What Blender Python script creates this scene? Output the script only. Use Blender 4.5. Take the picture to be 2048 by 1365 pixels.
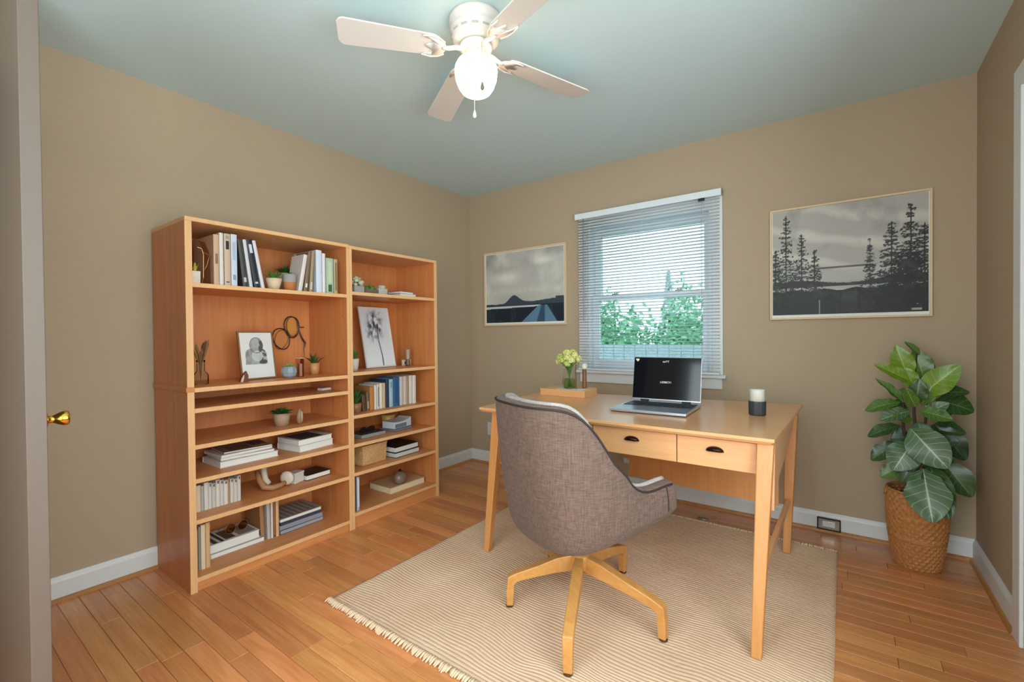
import bpy, bmesh, math, random
import numpy as np
from mathutils import Matrix, Vector

# ------------------------------------------------------------------ scene reset
for o in list(bpy.data.objects):
    bpy.data.objects.remove(o, do_unlink=True)
SC = bpy.context.scene
COL = SC.collection
R = math.radians

# ------------------------------------------------------------------ camera
def make_camera():
    f, yaw, pit, rol, h, cx = 914.233, 36.2332, -0.66946, -0.54424, 1.15438, -5.6649
    a, b, g = R(yaw), R(pit), R(rol)
    F = Vector((-math.sin(a) * math.cos(b), math.cos(a) * math.cos(b), math.sin(b)))
    X = Vector((math.cos(a), math.sin(a), 0))
    U = X.cross(F)
    X2 = math.cos(g) * X + math.sin(g) * U
    U2 = -math.sin(g) * X + math.cos(g) * U
    cam = bpy.data.cameras.new('camera')
    cam.sensor_fit = 'HORIZONTAL'
    cam.sensor_width = 36.0
    cam.lens = 36.0 * f / 2048.0
    cam.shift_x = -cx / 2048.0
    cam.clip_start = 0.02
    o = bpy.data.objects.new('camera', cam)
    m = Matrix((X2, U2, -F)).transposed().to_4x4()
    m.translation = (0, 0, h)
    o.matrix_world = m
    COL.objects.link(o)
    SC.camera = o
make_camera()

# ------------------------------------------------------------------ world, lights, exposure
SKY_STRENGTH = 6.0
EXPOSURE = 0.42
W = bpy.data.worlds.new('daylight')
SC.world = W
W.use_nodes = True
wn = W.node_tree.nodes
wn['Background'].inputs[0].default_value = (0.93, 0.97, 1.0, 1)
wn['Background'].inputs[1].default_value = SKY_STRENGTH
SC.view_settings.view_transform = 'Standard'
SC.view_settings.look = 'None'
SC.view_settings.gamma = 1.0
SC.view_settings.use_curve_mapping = False
SC.view_settings.exposure = EXPOSURE

def portal(name, loc, rot, sx, sy):
    d = bpy.data.lights.new(name, 'AREA')
    d.shape = 'RECTANGLE'; d.size = sx; d.size_y = sy
    d.cycles.is_portal = True
    o = bpy.data.objects.new(name, d)
    o.location = loc; o.rotation_euler = rot
    COL.objects.link(o)
portal('window_portal_back', (-1.15, 3.33, 1.43), (R(-90), 0, 0), 0.9, 1.1)
portal('added_window_portal_front', (-0.475, -1.09, 1.30), (R(90), 0, 0), 1.75, 1.9)  # portal of the added front window
portal('added_window_portal_side', (0.62, 0.25, 1.35), (0, R(90), 0), 1.7, 2.2)  # portal of the added right wall window

# ------------------------------------------------------------------ colour and materials
def lin(c):
    if isinstance(c, str):
        c = tuple(int(c[i:i + 2], 16) / 255 for i in (0, 2, 4))
    return tuple((x / 12.92 if x <= 0.04045 else ((x + 0.055) / 1.055) ** 2.4) for x in c)

MATS = {}
def _new(name):
    m = bpy.data.materials.new(name)
    m.use_nodes = True
    nt = m.node_tree
    p = nt.nodes['Principled BSDF']
    return m, nt, p

def plain(name, col, rough=0.5, metal=0.0, bump=0.0, bscale=60.0, var=0.0, spec=0.5, coat=0.0):
    if name in MATS:
        return MATS[name]
    m, nt, p = _new(name)
    c = (*lin(col), 1)
    p.inputs['Base Color'].default_value = c
    p.inputs['Roughness'].default_value = rough
    p.inputs['Metallic'].default_value = metal
    p.inputs['Specular IOR Level'].default_value = spec
    p.inputs['Coat Weight'].default_value = coat
    if bump or var:
        tc = nt.nodes.new('ShaderNodeTexCoord')
        n = nt.nodes.new('ShaderNodeTexNoise')
        n.inputs['Scale'].default_value = bscale
        n.inputs['Detail'].default_value = 4
        nt.links.new(tc.outputs['Object'], n.inputs['Vector'])
        if bump:
            b = nt.nodes.new('ShaderNodeBump')
            b.inputs['Strength'].default_value = bump
            b.inputs['Distance'].default_value = 0.01
            nt.links.new(n.outputs['Fac'], b.inputs['Height'])
            nt.links.new(b.outputs['Normal'], p.inputs['Normal'])
        if var:
            mx = nt.nodes.new('ShaderNodeMixRGB')
            mx.inputs[1].default_value = tuple(x * (1 - var) for x in c[:3]) + (1,)
            mx.inputs[2].default_value = tuple(min(1, x * (1 + var)) for x in c[:3]) + (1,)
            nt.links.new(n.outputs['Fac'], mx.inputs[0])
            nt.links.new(mx.outputs[0], p.inputs['Base Color'])
    MATS[name] = m
    return m

def wood(name, light, dark, grain='z', scale=9.0, rough=0.4, rnd=0.0, stretch=14.0, coat=0.0, line=0.35):
    if name in MATS:
        return MATS[name]
    m, nt, p = _new(name)
    N, L = nt.nodes, nt.links
    tc = N.new('ShaderNodeTexCoord')
    mp = N.new('ShaderNodeMapping')
    s = [scale] * 3
    s['xyz'.index(grain)] = scale / stretch
    mp.inputs['Scale'].default_value = s
    oi = N.new('ShaderNodeObjectInfo')
    mul = N.new('ShaderNodeMath'); mul.operation = 'MULTIPLY'; mul.inputs[1].default_value = 37.0
    L.new(oi.outputs['Random'], mul.inputs[0])
    cmb = N.new('ShaderNodeCombineXYZ')
    for k in range(3):
        L.new(mul.outputs[0], cmb.inputs[k])
    L.new(cmb.outputs[0], mp.inputs['Location'])
    L.new(tc.outputs['Object'], mp.inputs['Vector'])
    n1 = N.new('ShaderNodeTexNoise'); n1.inputs['Scale'].default_value = 1.0
    n1.inputs['Detail'].default_value = 3; n1.inputs['Distortion'].default_value = 0.6
    L.new(mp.outputs[0], n1.inputs['Vector'])
    n2 = N.new('ShaderNodeTexNoise'); n2.inputs['Scale'].default_value = 9.0
    n2.inputs['Detail'].default_value = 2; n2.inputs['Roughness'].default_value = 0.7
    L.new(mp.outputs[0], n2.inputs['Vector'])
    # growth rings: sine of the low noise
    ring = N.new('ShaderNodeMath'); ring.operation = 'MULTIPLY'; ring.inputs[1].default_value = 26.0
    L.new(n1.outputs['Fac'], ring.inputs[0])
    sn = N.new('ShaderNodeMath'); sn.operation = 'SINE'
    L.new(ring.outputs[0], sn.inputs[0])
    rr = N.new('ShaderNodeMapRange')
    rr.inputs[1].default_value = -1; rr.inputs[2].default_value = 1
    rr.inputs[3].default_value = 0.5 - line * 0.5; rr.inputs[4].default_value = 0.5 + line * 0.5
    L.new(sn.outputs[0], rr.inputs[0])
    mixf = N.new('ShaderNodeMath'); mixf.operation = 'ADD'
    half = N.new('ShaderNodeMath'); half.operation = 'SUBTRACT'; half.inputs[1].default_value = 0.5
    L.new(n2.outputs['Fac'], half.inputs[0])
    L.new(rr.outputs[0], mixf.inputs[0]); L.new(half.outputs[0], mixf.inputs[1])
    mx = N.new('ShaderNodeMixRGB')
    mx.inputs[1].default_value = (*lin(light), 1); mx.inputs[2].default_value = (*lin(dark), 1)
    mx.use_clamp = True
    L.new(mixf.outputs[0], mx.inputs[0])
    out = mx.outputs[0]
    if rnd:
        hs = N.new('ShaderNodeHueSaturation')
        mr = N.new('ShaderNodeMapRange'); mr.inputs[3].default_value = 1 - rnd; mr.inputs[4].default_value = 1 + rnd
        L.new(oi.outputs['Random'], mr.inputs[0])
        L.new(mr.outputs[0], hs.inputs['Value'])
        m2 = N.new('ShaderNodeMath'); m2.operation = 'MULTIPLY'; m2.inputs[1].default_value = 7.31
        fr = N.new('ShaderNodeMath'); fr.operation = 'FRACT'
        L.new(oi.outputs['Random'], m2.inputs[0]); L.new(m2.outputs[0], fr.inputs[0])
        mh = N.new('ShaderNodeMapRange'); mh.inputs[3].default_value = 0.492; mh.inputs[4].default_value = 0.504
        L.new(fr.outputs[0], mh.inputs[0]); L.new(mh.outputs[0], hs.inputs['Hue'])
        L.new(out, hs.inputs['Color'])
        out = hs.outputs[0]
    L.new(out, p.inputs['Base Color'])
    p.inputs['Roughness'].default_value = rough
    p.inputs['Coat Weight'].default_value = coat
    p.inputs['Coat Roughness'].default_value = 0.2
    b = N.new('ShaderNodeBump'); b.inputs['Strength'].default_value = 0.08; b.inputs['Distance'].default_value = 0.003
    L.new(n2.outputs['Fac'], b.inputs['Height']); L.new(b.outputs[0], p.inputs['Normal'])
    MATS[name] = m
    return m

def fabric(name, light, dark):
    if name in MATS:
        return MATS[name]
    m, nt, p = _new(name)
    N, L = nt.nodes, nt.links
    tc = N.new('ShaderNodeTexCoord')
    outs = []
    for sc in ((260, 260, 14), (30, 30, 260)):
        mp = N.new('ShaderNodeMapping'); mp.inputs['Scale'].default_value = sc
        n = N.new('ShaderNodeTexNoise'); n.inputs['Scale'].default_value = 1.0; n.inputs['Detail'].default_value = 2
        L.new(tc.outputs['Object'], mp.inputs[0]); L.new(mp.outputs[0], n.inputs['Vector'])
        outs.append(n.outputs['Fac'])
    ad = N.new('ShaderNodeMath'); ad.operation = 'ADD'
    L.new(outs[0], ad.inputs[0]); L.new(outs[1], ad.inputs[1])
    mr = N.new('ShaderNodeMapRange'); mr.inputs[1].default_value = 0.75; mr.inputs[2].default_value = 1.25
    L.new(ad.outputs[0], mr.inputs[0])
    mx = N.new('ShaderNodeMixRGB')
    mx.inputs[1].default_value = (*lin(dark), 1); mx.inputs[2].default_value = (*lin(light), 1)
    L.new(mr.outputs[0], mx.inputs[0]); L.new(mx.outputs[0], p.inputs['Base Color'])
    p.inputs['Roughness'].default_value = 0.9
    p.inputs['Sheen Weight'].default_value = 0.06
    b = N.new('ShaderNodeBump'); b.inputs['Strength'].default_value = 0.35; b.inputs['Distance'].default_value = 0.002
    L.new(ad.outputs[0], b.inputs['Height']); L.new(b.outputs[0], p.inputs['Normal'])
    MATS[name] = m
    return m

def thin_glass(name, tint=(0.95, 0.98, 0.97), gloss=0.06, rough=0.02):
    if name in MATS:
        return MATS[name]
    m = bpy.data.materials.new(name); m.use_nodes = True
    nt = m.node_tree; N, L = nt.nodes, nt.links
    N.remove(N['Principled BSDF'])
    t = N.new('ShaderNodeBsdfTransparent'); t.inputs[0].default_value = (*tint, 1)
    g = N.new('ShaderNodeBsdfGlossy'); g.inputs['Roughness'].default_value = rough
    fr = N.new('ShaderNodeLayerWeight'); fr.inputs['Blend'].default_value = gloss * 1.3
    mx = N.new('ShaderNodeMixShader')
    L.new(fr.outputs['Fresnel'], mx.inputs[0]); L.new(t.outputs[0], mx.inputs[1]); L.new(g.outputs[0], mx.inputs[2])
    L.new(mx.outputs[0], N['Material Output'].inputs[0])
    MATS[name] = m
    return m

def emit(name, col, strength):
    m = bpy.data.materials.new(name); m.use_nodes = True
    nt = m.node_tree; N, L = nt.nodes, nt.links
    N.remove(N['Principled BSDF'])
    e = N.new('ShaderNodeEmission'); e.inputs[0].default_value = (*col, 1); e.inputs[1].default_value = strength
    L.new(e.outputs[0], N['Material Output'].inputs[0])
    MATS[name] = m
    return m

def vcol(name, rough=0.5, attr='tint', bump=0.0, spec=0.5, coat=0.0):
    if name in MATS:
        return MATS[name]
    m, nt, p = _new(name)
    a = nt.nodes.new('ShaderNodeAttribute'); a.attribute_name = attr
    nt.links.new(a.outputs['Color'], p.inputs['Base Color'])
    p.inputs['Roughness'].default_value = rough
    p.inputs['Specular IOR Level'].default_value = spec
    p.inputs['Coat Weight'].default_value = coat
    MATS[name] = m
    return m

# paints and finishes
PAINT = plain('beige_wall_paint', 'b29e85', 0.85, bump=0.05, bscale=180, var=0.015, spec=0.2)
CEIL = plain('ceiling_paint', 'c9dee0', 0.9, bump=0.05, bscale=120, spec=0.2)
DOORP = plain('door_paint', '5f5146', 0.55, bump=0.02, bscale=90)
WHITE = plain('white_trim_paint', 'd8d8d6', 0.45, bump=0.02, bscale=40)
WHITE_B = plain('white_window_vinyl', 'dfe6ea', 0.4)
SLAT = plain('white_blind_slat', 'dde3ea', 0.45)
SHOE = wood('shoe_molding_wood', 'c08a52', 'a2672f', 'y', 8, 0.4)
CASE = wood('bookcase_veneer', 'd98f56', 'c2743c', 'z', 7, 0.42, stretch=18, line=0.25)
CASE_H = wood('bookcase_shelf_veneer', 'dd985f', 'c67c43', 'y', 7, 0.42, stretch=18, line=0.25)
EDGE = wood('bookcase_edge_band', 'e8b884', 'dba56f', 'z', 7, 0.42, line=0.2)
DESK = wood('beech_desk_veneer', 'e3ab78', 'd69862', 'x', 8, 0.34, stretch=16, coat=0.5, line=0.2)
DESK_V = wood('beech_desk_leg', 'd99a5c', 'c58043', 'z', 8, 0.4, stretch=16, line=0.25)
CHAIRW = wood('oak_chair_base', 'd39a58', 'b97c3c', 'x', 9, 0.4, line=0.25)
FLOORW = wood('oak_floor_strip', 'e09c62', 'bb723b', 'x', 11, 0.3, rnd=0.16, stretch=16, coat=0.25, line=0.3)
UPH = fabric('taupe_upholstery', '735d52', '57443b')
UPH_LIT = fabric('lit_upholstery', 'b3a9a4', '978c87')  # paler copy of the taupe, light on the inside put into colour
PIPING = plain('dark_piping', '2a2320', 0.7)
BLACK = plain('black_plastic', '161616', 0.4)
BRASS = plain('polished_brass', 'd2a242', 0.18, 1.0)
FANW = plain('white_enamel', 'd8cfc6', 0.35)
BRONZE = plain('oil_rubbed_bronze', '2a1c14', 0.35, 0.7)
CHROME = plain('satin_metal', 'b8b4ae', 0.3, 0.9)
PAPER = plain('white_paper', 'e6e2da', 0.8)
CREAMP = plain('cream_paper', 'e0cfae', 0.8)
TERRA = plain('terracotta', 'b9743f', 0.75, bump=0.1, bscale=120)
CONC = plain('grey_concrete', '9a9590', 0.85, bump=0.25, bscale=80, var=0.15)
CLAYW = plain('white_ceramic', 'd6cdc4', 0.5, bump=0.05)
SOIL = plain('dark_soil', '2a1d14', 0.95, bump=0.4, bscale=90)
GREEN = plain('succulent_green', '4f7a2f', 0.5, var=0.5, bscale=30)
DGREEN = plain('dark_succulent_green', '2f5a26', 0.5, var=0.5, bscale=30)
LGREEN = plain('pale_succulent_green', '9cb070', 0.55, var=0.3, bscale=40)
GLASS = thin_glass('clear_glass', (0.93, 0.97, 0.95), 0.08)
PANE = thin_glass('window_glass', (0.94, 0.98, 0.98), 0.03)
PANE_DIM = thin_glass('dimmed_window_glass', (0.72, 0.80, 0.80), 0.03)  # tint added to dim the bright view outside
SCREEN = thin_glass('dimming_screen_mesh', (0.56, 0.60, 0.61), 0.01, 0.6)  # added layer that cuts the outside brightness

# ------------------------------------------------------------------ mesh helpers
class B:
    def __init__(self):
        self.v = []; self.f = []
    def add(self, vs, fs):
        k = len(self.v)
        self.v += [tuple(p) for p in vs]
        self.f += [tuple(i + k for i in f) for f in fs]
        return self
    def box(self, x0, x1, y0, y1, z0, z1):
        vs = [(x, y, z) for z in (z0, z1) for y in (y0, y1) for x in (x0, x1)]
        return self.add(vs, [(0, 2, 3, 1), (4, 5, 7, 6), (0, 1, 5, 4), (2, 6, 7, 3), (0, 4, 6, 2), (1, 3, 7, 5)])
    def lathe(self, prof, n=32, c=(0, 0, 0), cap0=True, cap1=True, sy=1.0):
        vs, fs = [], []
        for (r, z) in prof:
            for i in range(n):
                a = 2 * math.pi * i / n
                vs.append((c[0] + r * math.cos(a), c[1] + r * math.sin(a) * sy, c[2] + z))
        for j in range(len(prof) - 1):
            for i in range(n):
                k = (i + 1) % n
                fs.append((j * n + i, j * n + k, (j + 1) * n + k, (j + 1) * n + i))
        if cap0: fs.append(tuple(range(n - 1, -1, -1)))
        if cap1: fs.append(tuple(range((len(prof) - 1) * n, len(prof) * n)))
        return self.add(vs, fs)
    def tube(self, pts, r, n=8, closed=False):
        pts = [Vector(p) for p in pts]
        m = len(pts)
        rs = r if isinstance(r, (list, tuple)) else [r] * m
        vs, fs = [], []
        prev = None
        for i, p in enumerate(pts):
            if closed:
                t = (pts[(i + 1) % m] - pts[i - 1]).normalized()
            else:
                t = (pts[min(i + 1, m - 1)] - pts[max(i - 1, 0)]).normalized()
            up = prev if prev is not None else (Vector((0, 0, 1)) if abs(t.z) < 0.9 else Vector((1, 0, 0)))
            a = (up - t * up.dot(t)).normalized()
            prev = a
            b = t.cross(a)
            for k in range(n):
                w = 2 * math.pi * k / n
                vs.append(p + (a * math.cos(w) + b * math.sin(w)) * rs[i])
        for i in range(m if closed else m - 1):
            j = (i + 1) % m
            for k in range(n):
                l = (k + 1) % n
                fs.append((i * n + k, i * n + l, j * n + l, j * n + k))
        if not closed:
            fs.append(tuple(range(n - 1, -1, -1)))
            fs.append(tuple((m - 1) * n + k for k in range(n)))
        return self.add(vs, fs)
    def prism(self, poly, d0, d1, axis='z'):
        n = len(poly)
        def P(u, w, d):
            return {'z': (u, w, d), 'y': (u, d, w), 'x': (d, u, w)}[axis]
        vs = [P(u, w, d0) for u, w in poly] + [P(u, w, d1) for u, w in poly]
        fs = [tuple(range(n - 1, -1, -1)), tuple(range(n, 2 * n))]
        fs += [(i, (i + 1) % n, n + (i + 1) % n, n + i) for i in range(n)]
        return self.add(vs, fs)
    def loft(self, rings, cap=True):
        n = len(rings[0]); vs = [p for r in rings for p in r]; fs = []
        for j in range(len(rings) - 1):
            for i in range(n):
                k = (i + 1) % n
                fs.append((j * n + i, j * n + k, (j + 1) * n + k, (j + 1) * n + i))
        if cap:
            fs.append(tuple(range(n - 1, -1, -1)))
            fs.append(tuple((len(rings) - 1) * n + i for i in range(n)))
        return self.add(vs, fs)
    def mesh(self, name, smooth=False, fix=True):
        me = bpy.data.meshes.new(name)
        me.from_pydata(self.v, [], self.f)
        if fix:
            bm = bmesh.new(); bm.from_mesh(me)
            bmesh.ops.recalc_face_normals(bm, faces=bm.faces)
            bm.to_mesh(me); bm.free()
        if smooth:
            for p in me.polygons: p.use_smooth = True
        me.update()
        return me

def tag(o, label=None, cat=None, group=None, kind=None):
    if label: o['label'] = label
    if cat: o['category'] = cat
    if group: o['group'] = group
    if kind: o['kind'] = kind
    return o

def ob(name, me, mat, parent=None, loc=(0, 0, 0), rot=(0, 0, 0), bev=0.0, sub=0, smooth=False, seg=2):
    if isinstance(me, B):
        me = me.mesh(name, smooth)
    o = bpy.data.objects.new(name, me)
    COL.objects.link(o)
    if mat is not None and not me.materials:
        me.materials.append(mat)
    o.location = loc; o.rotation_euler = rot
    if parent: o.parent = parent
    if bev:
        m = o.modifiers.new('bevel', 'BEVEL'); m.width = bev; m.segments = seg; m.limit_method = 'ANGLE'; m.angle_limit = R(40)
    if sub:
        m = o.modifiers.new('subdivide', 'SUBSURF'); m.levels = sub; m.render_levels = sub
    return o

def thing(name, label, cat, loc=(0, 0, 0), rz=0.0, group=None, rot=None):
    o = bpy.data.objects.new(name, None)
    COL.objects.link(o)
    o.empty_display_size = 0.05
    o.location = loc
    o.rotation_euler = rot if rot else (0, 0, rz)
    return tag(o, label, cat, group)

def struct(name, me, mat, parent=None, **k):
    o = ob(name, me, mat, parent, **k)
    if parent is None: o['kind'] = 'structure'
    return o

def box(x0, x1, y0, y1, z0, z1):
    return B().box(x0, x1, y0, y1, z0, z1)

rng = random.Random(7)

# ================================================================== the room shell
XL, XR, YB, YF, H = -2.808, 0.534, 3.225, -1.0, 2.44
T = 0.14
# floor: sub-floor with separate oak strips
fl = struct('floor', box(XL - 0.7, XR + T, YF - T, YB + T, -0.12, -0.004), plain('subfloor', '5a3a20', 0.9))
PLW = 0.07
plank_cache = {}
def plank_mesh(L):
    k = round(L / 0.02)
    if k not in plank_cache:
        L = k * 0.02; g = 0.0006; c = 0.0012
        r = lambda i, z: [(-L / 2 + g + i, -PLW / 2 + g + i, z), (L / 2 - g - i, -PLW / 2 + g + i, z), (L / 2 - g - i, PLW / 2 - g - i, z), (-L / 2 + g + i, PLW / 2 - g - i, z)]
        me = B().loft([r(0, -0.012), r(0, -c), r(c, 0)]).mesh('floor_plank')
        me.materials.append(FLOORW)
        plank_cache[k] = me
    return plank_cache[k]
rest = B()
rr = random.Random(3)
y = YB - PLW / 2
while y > YF:
    x = XL
    first = True
    while x < XR - 0.01:
        L = rr.choice([0.3, 0.44, 0.56, 0.7, 0.84, 1.0]) * (rr.uniform(0.3, 1) if first else 1)
        L = max(0.12, round(L / 0.02) * 0.02)
        first = False
        if XR - (x + L) < 0.12: L = math.ceil((XR - x) / 0.02) * 0.02
        if y > 0.42:
            ob('floor_plank', plank_mesh(L), None, fl, (x + L / 2, y, 0))
        else:
            g = 0.0006
            rest.box(x + g, x + L - g, y - PLW / 2 + g, y + PLW / 2 - g, -0.012, 0)
        x += L
    y -= PLW
tag(ob('floor_planks_near', rest, FLOORW, fl), kind='stuff')

struct('ceiling', box(XL - 0.8, XR + T, YF - T, YB + T, H, H + 0.12), CEIL)
# walls
WX0, WX1, WZ0, WZ1 = -1.600, -0.700, 0.885, 1.990        # back window opening
b = B().box(XL - T, WX0, YB, YB + T, 0, H).box(WX1, XR + T, YB, YB + T, 0, H)
b.box(WX0, WX1, YB, YB + T, 0, WZ0).box(WX0, WX1, YB, YB + T, WZ1, H)
struct('wall_back', b, PAINT)
struct('wall_left', box(XL - T, XL, YF, YB, 0, H), PAINT)
CX, DY0, DY1, DZ = -2.270, -0.565, 0.176, 2.045            # closet in the near left corner, its doorway faces the room
b = B().box(XL, CX, DY1 + 0.02, DY1 + 0.045, 0, H).box(CX - 0.1, CX, DY1, DY1 + 0.02, 0, H)
b.box(CX - 0.1, CX, DY0, DY1, DZ, H).box(CX - 0.1, CX, YF, DY0, 0, H)
struct('wall_closet', b, PAINT)
SY0, SY1, SZ0, SZ1 = -0.85, 1.35, 0.50, 2.20              # unseen wide window added in the right wall for more daylight
b = B().box(XR, XR + T, SY1, YB, 0, H).box(XR, XR + T, YF, SY0, 0, H).box(XR, XR + T, SY0, SY1, 0, SZ0).box(XR, XR + T, SY0, SY1, SZ1, H)
struct('wall_right', b, PAINT)
FX0, FX1, FZ0, FZ1 = -1.35, 0.40, 0.35, 2.25              # unseen window added behind the viewer to let in fill daylight
b = B().box(XL - T, FX0, YF - T, YF, 0, H).box(FX1, XR + T, YF - T, YF, 0, H)
b.box(FX0, FX1, YF - T, YF, 0, FZ0).box(FX0, FX1, YF - T, YF, FZ1, H)
struct('wall_front', b, PAINT)

# baseboards with a moulded cap and stained shoe
def base_profile(t=0.014, h=0.108):
    return [(0, 0), (t, 0), (t, h - 0.022), (t * 0.75, h - 0.012), (t * 0.45, h - 0.004), (t * 0.3, h), (0, h)]
def baseboard(name, p0, p1, inward):
    p0, p1, n = Vector(p0), Vector(p1), Vector(inward)
    rings = []
    for p in (p0, p1):
        rings.append([(p.x + n.x * u, p.y + n.y * u, w) for u, w in base_profile()])
    o = struct(name, B().loft(rings), WHITE)
    rings = []
    for p in (p0, p1):
        rings.append([(p.x + n.x * u, p.y + n.y * u, w) for u, w in [(0.014, 0), (0.028, 0), (0.027, 0.007), (0.022, 0.013), (0.014, 0.016)]])
    ob('shoe_molding', B().loft(rings), SHOE, o)
    return o
baseboard('baseboard_left', (XL, 0.24), (XL, YB), (1, 0))
baseboard('baseboard_back', (XL, YB), (XR, YB), (0, -1))
baseboard('baseboard_right', (XR, 2.505), (XR, YB), (-1, 0))
baseboard('baseboard_front', (XL, YF), (XR, YF), (0, 1))

# closed white door and casing in the right wall
d2 = struct('door_2', box(XR - 0.012, XR - 0.002, 1.63, 2.42, 0.008, 2.03), WHITE)
for (y0, y1, z0, z1) in ((1.72, 1.99, 0.2, 0.9), (2.06, 2.33, 0.2, 0.9), (1.72, 1.99, 1.05, 1.9), (2.06, 2.33, 1.05, 1.9)):
    ob('panel', box(XR - 0.018, XR - 0.0125, y0, y1, z0, z1), WHITE, d2, bev=0.005)
kb = B().lathe([(0.03, 0), (0.03, 0.008), (0.012, 0.012), (0.012, 0.03), (0.028, 0.045), (0.028, 0.06), (0.0, 0.068)], 20)
ob('knob', kb, BRASS, d2, (XR - 0.012, 1.70, 0.92), (0, R(-90), 0), smooth=True)
tr = struct('trim_1', box(XR - 0.022, XR - 0.001, 2.42, 2.508, 0, 2.04), WHITE, bev=0.004)
ob('casing_side', box(XR - 0.022, XR - 0.001, 1.542, 1.63, 0, 2.04), WHITE, tr, bev=0.004)
ob('casing_head', box(XR - 0.022, XR - 0.001, 1.542, 2.508, 2.04, 2.118), WHITE, tr, bev=0.004)

# open closet door, free edge towards the viewer's left, brass knob on its far face
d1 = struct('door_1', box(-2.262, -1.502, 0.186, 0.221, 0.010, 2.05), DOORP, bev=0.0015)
kb = B().lathe([(0.022, 0.0), (0.022, 0.002), (0.018, 0.005), (0.009, 0.007), (0.0085, 0.014), (0.010, 0.018), (0.014, 0.025), (0.0175, 0.033), (0.0180, 0.039), (0.016, 0.043), (0.007, 0.045), (0.0, 0.0455)], 32)
ob('door_knob', kb, BRASS, d1, (-1.541, 0.221, 0.963), (R(-90), 0, 0), smooth=True)
for z in (0.2, 1.0, 1.8):
    ob('hinge', B().lathe([(0.006, 0), (0.006, 0.09)], 12), BRASS, d1, (-2.262, 0.179, z))

# ------------------------------------------------------------------ back window: casing, sashes, panes, stool and apron
w1 = thing('window_1', None, None, (0, 0, 0)); w1['kind'] = 'structure'
OX0, OX1, OZ1 = -1.672, -0.634, 2.062
ob('casing', box(OX0, WX0, YB - 0.018, YB - 0.0005, WZ0, OZ1), WHITE, w1, bev=0.003)
ob('casing', box(WX1, OX1, YB - 0.018, YB - 0.0005, WZ0, OZ1), WHITE, w1, bev=0.003)
ob('casing_head', box(WX0, WX1, YB - 0.018, YB - 0.0005, WZ1, OZ1), WHITE, w1, bev=0.003)
ob('stool', box(OX0 - 0.02, OX1 + 0.02, YB - 0.045, YB + 0.03, WZ0 - 0.022, WZ0), WHITE, w1, bev=0.004)
ob('apron', box(OX0 + 0.005, OX1 - 0.005, YB - 0.016, YB - 0.0005, WZ0 - 0.095, WZ0 - 0.022), WHITE, w1, bev=0.003)
jb = B().box(WX0, WX0 + 0.02, YB, YB + T, WZ0, WZ1).box(WX1 - 0.02, WX1, YB, YB + T, WZ0, WZ1)
jb.box(WX0 + 0.02, WX1 - 0.02, YB, YB + T, WZ1 - 0.02, WZ1).box(WX0 + 0.02, WX1 - 0.02, YB + 0.03, YB + T, WZ0, WZ0 + 0.02)
ob('jamb', jb, WHITE_B, w1)
def sash(name, y, z0, z1, x0, x1, st, rl_bot, rl_top):
    s = B().box(x0, x0 + st, y, y + 0.035, z0, z1).box(x1 - st, x1, y, y + 0.035, z0, z1)
    s.box(x0 + st, x1 - st, y, y + 0.035, z0, z0 + rl_bot).box(x0 + st, x1 - st, y, y + 0.035, z1 - rl_top, z1)
    o = ob(name, s, WHITE_B, w1, bev=0.002)
    ob('pane', box(x0 + st - 0.004, x1 - st + 0.004, y + 0.014, y + 0.018, z0 + rl_bot - 0.004, z1 - rl_top + 0.004), PANE_DIM, o)
    return o
sash('upper_sash', YB + 0.085, 1.425, WZ1 - 0.02, WX0 + 0.02, WX1 - 0.02, 0.05, 0.035, 0.05)
lo = sash('lower_sash', YB + 0.045, WZ0 + 0.02, 1.458, WX0 + 0.02, WX1 - 0.02, 0.05, 0.06, 0.04)
ob('added_dimming_screen', box(WX0 + 0.02, WX1 - 0.02, YB + 0.130, YB + 0.131, WZ0 + 0.02, WZ1 - 0.02), SCREEN, w1)  # screen put in to dim the outdoors so the slats show
for x in (-1.40, -0.93):
    lk = B().box(-0.025, 0.025, -0.012, 0.012, 0, 0.008).lathe([(0.012, 0.008), (0.012, 0.016), (0.006, 0.018)], 12).box(-0.004, 0.03, -0.004, 0.004, 0.014, 0.019)
    ob('sash_lock', lk, CHROME, lo, (x, YB + 0.062, 1.458))

# made-up window behind the viewer, put in to brighten the room
w2 = thing('added_window_2', None, None); w2['kind'] = 'structure'
fb = B()
for x in (FX0, (FX0 + FX1) / 2 - 0.03, FX1 - 0.06):
    fb.box(x, x + 0.06, YF - 0.09, YF - 0.04, FZ0, FZ1)
fb.box(FX0, FX1, YF - 0.085, YF - 0.045, FZ0, FZ0 + 0.06).box(FX0, FX1, YF - 0.085, YF - 0.045, FZ1 - 0.06, FZ1)
ob('sash_frame', fb, WHITE_B, w2)
ob('pane', box(FX0 + 0.05, FX1 - 0.05, YF - 0.067, YF - 0.063, FZ0 + 0.05, FZ1 - 0.05), PANE, w2)
cs = B().box(FX0 - 0.07, FX0, YF, YF + 0.018, FZ0, FZ1 + 0.07).box(FX1, FX1 + 0.07, YF, YF + 0.018, FZ0, FZ1 + 0.07).box(FX0, FX1, YF, YF + 0.018, FZ1, FZ1 + 0.07).box(FX0 - 0.09, FX1 + 0.09, YF, YF + 0.05, FZ0 - 0.022, FZ0)
ob('casing', cs, WHITE, w2)

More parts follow.
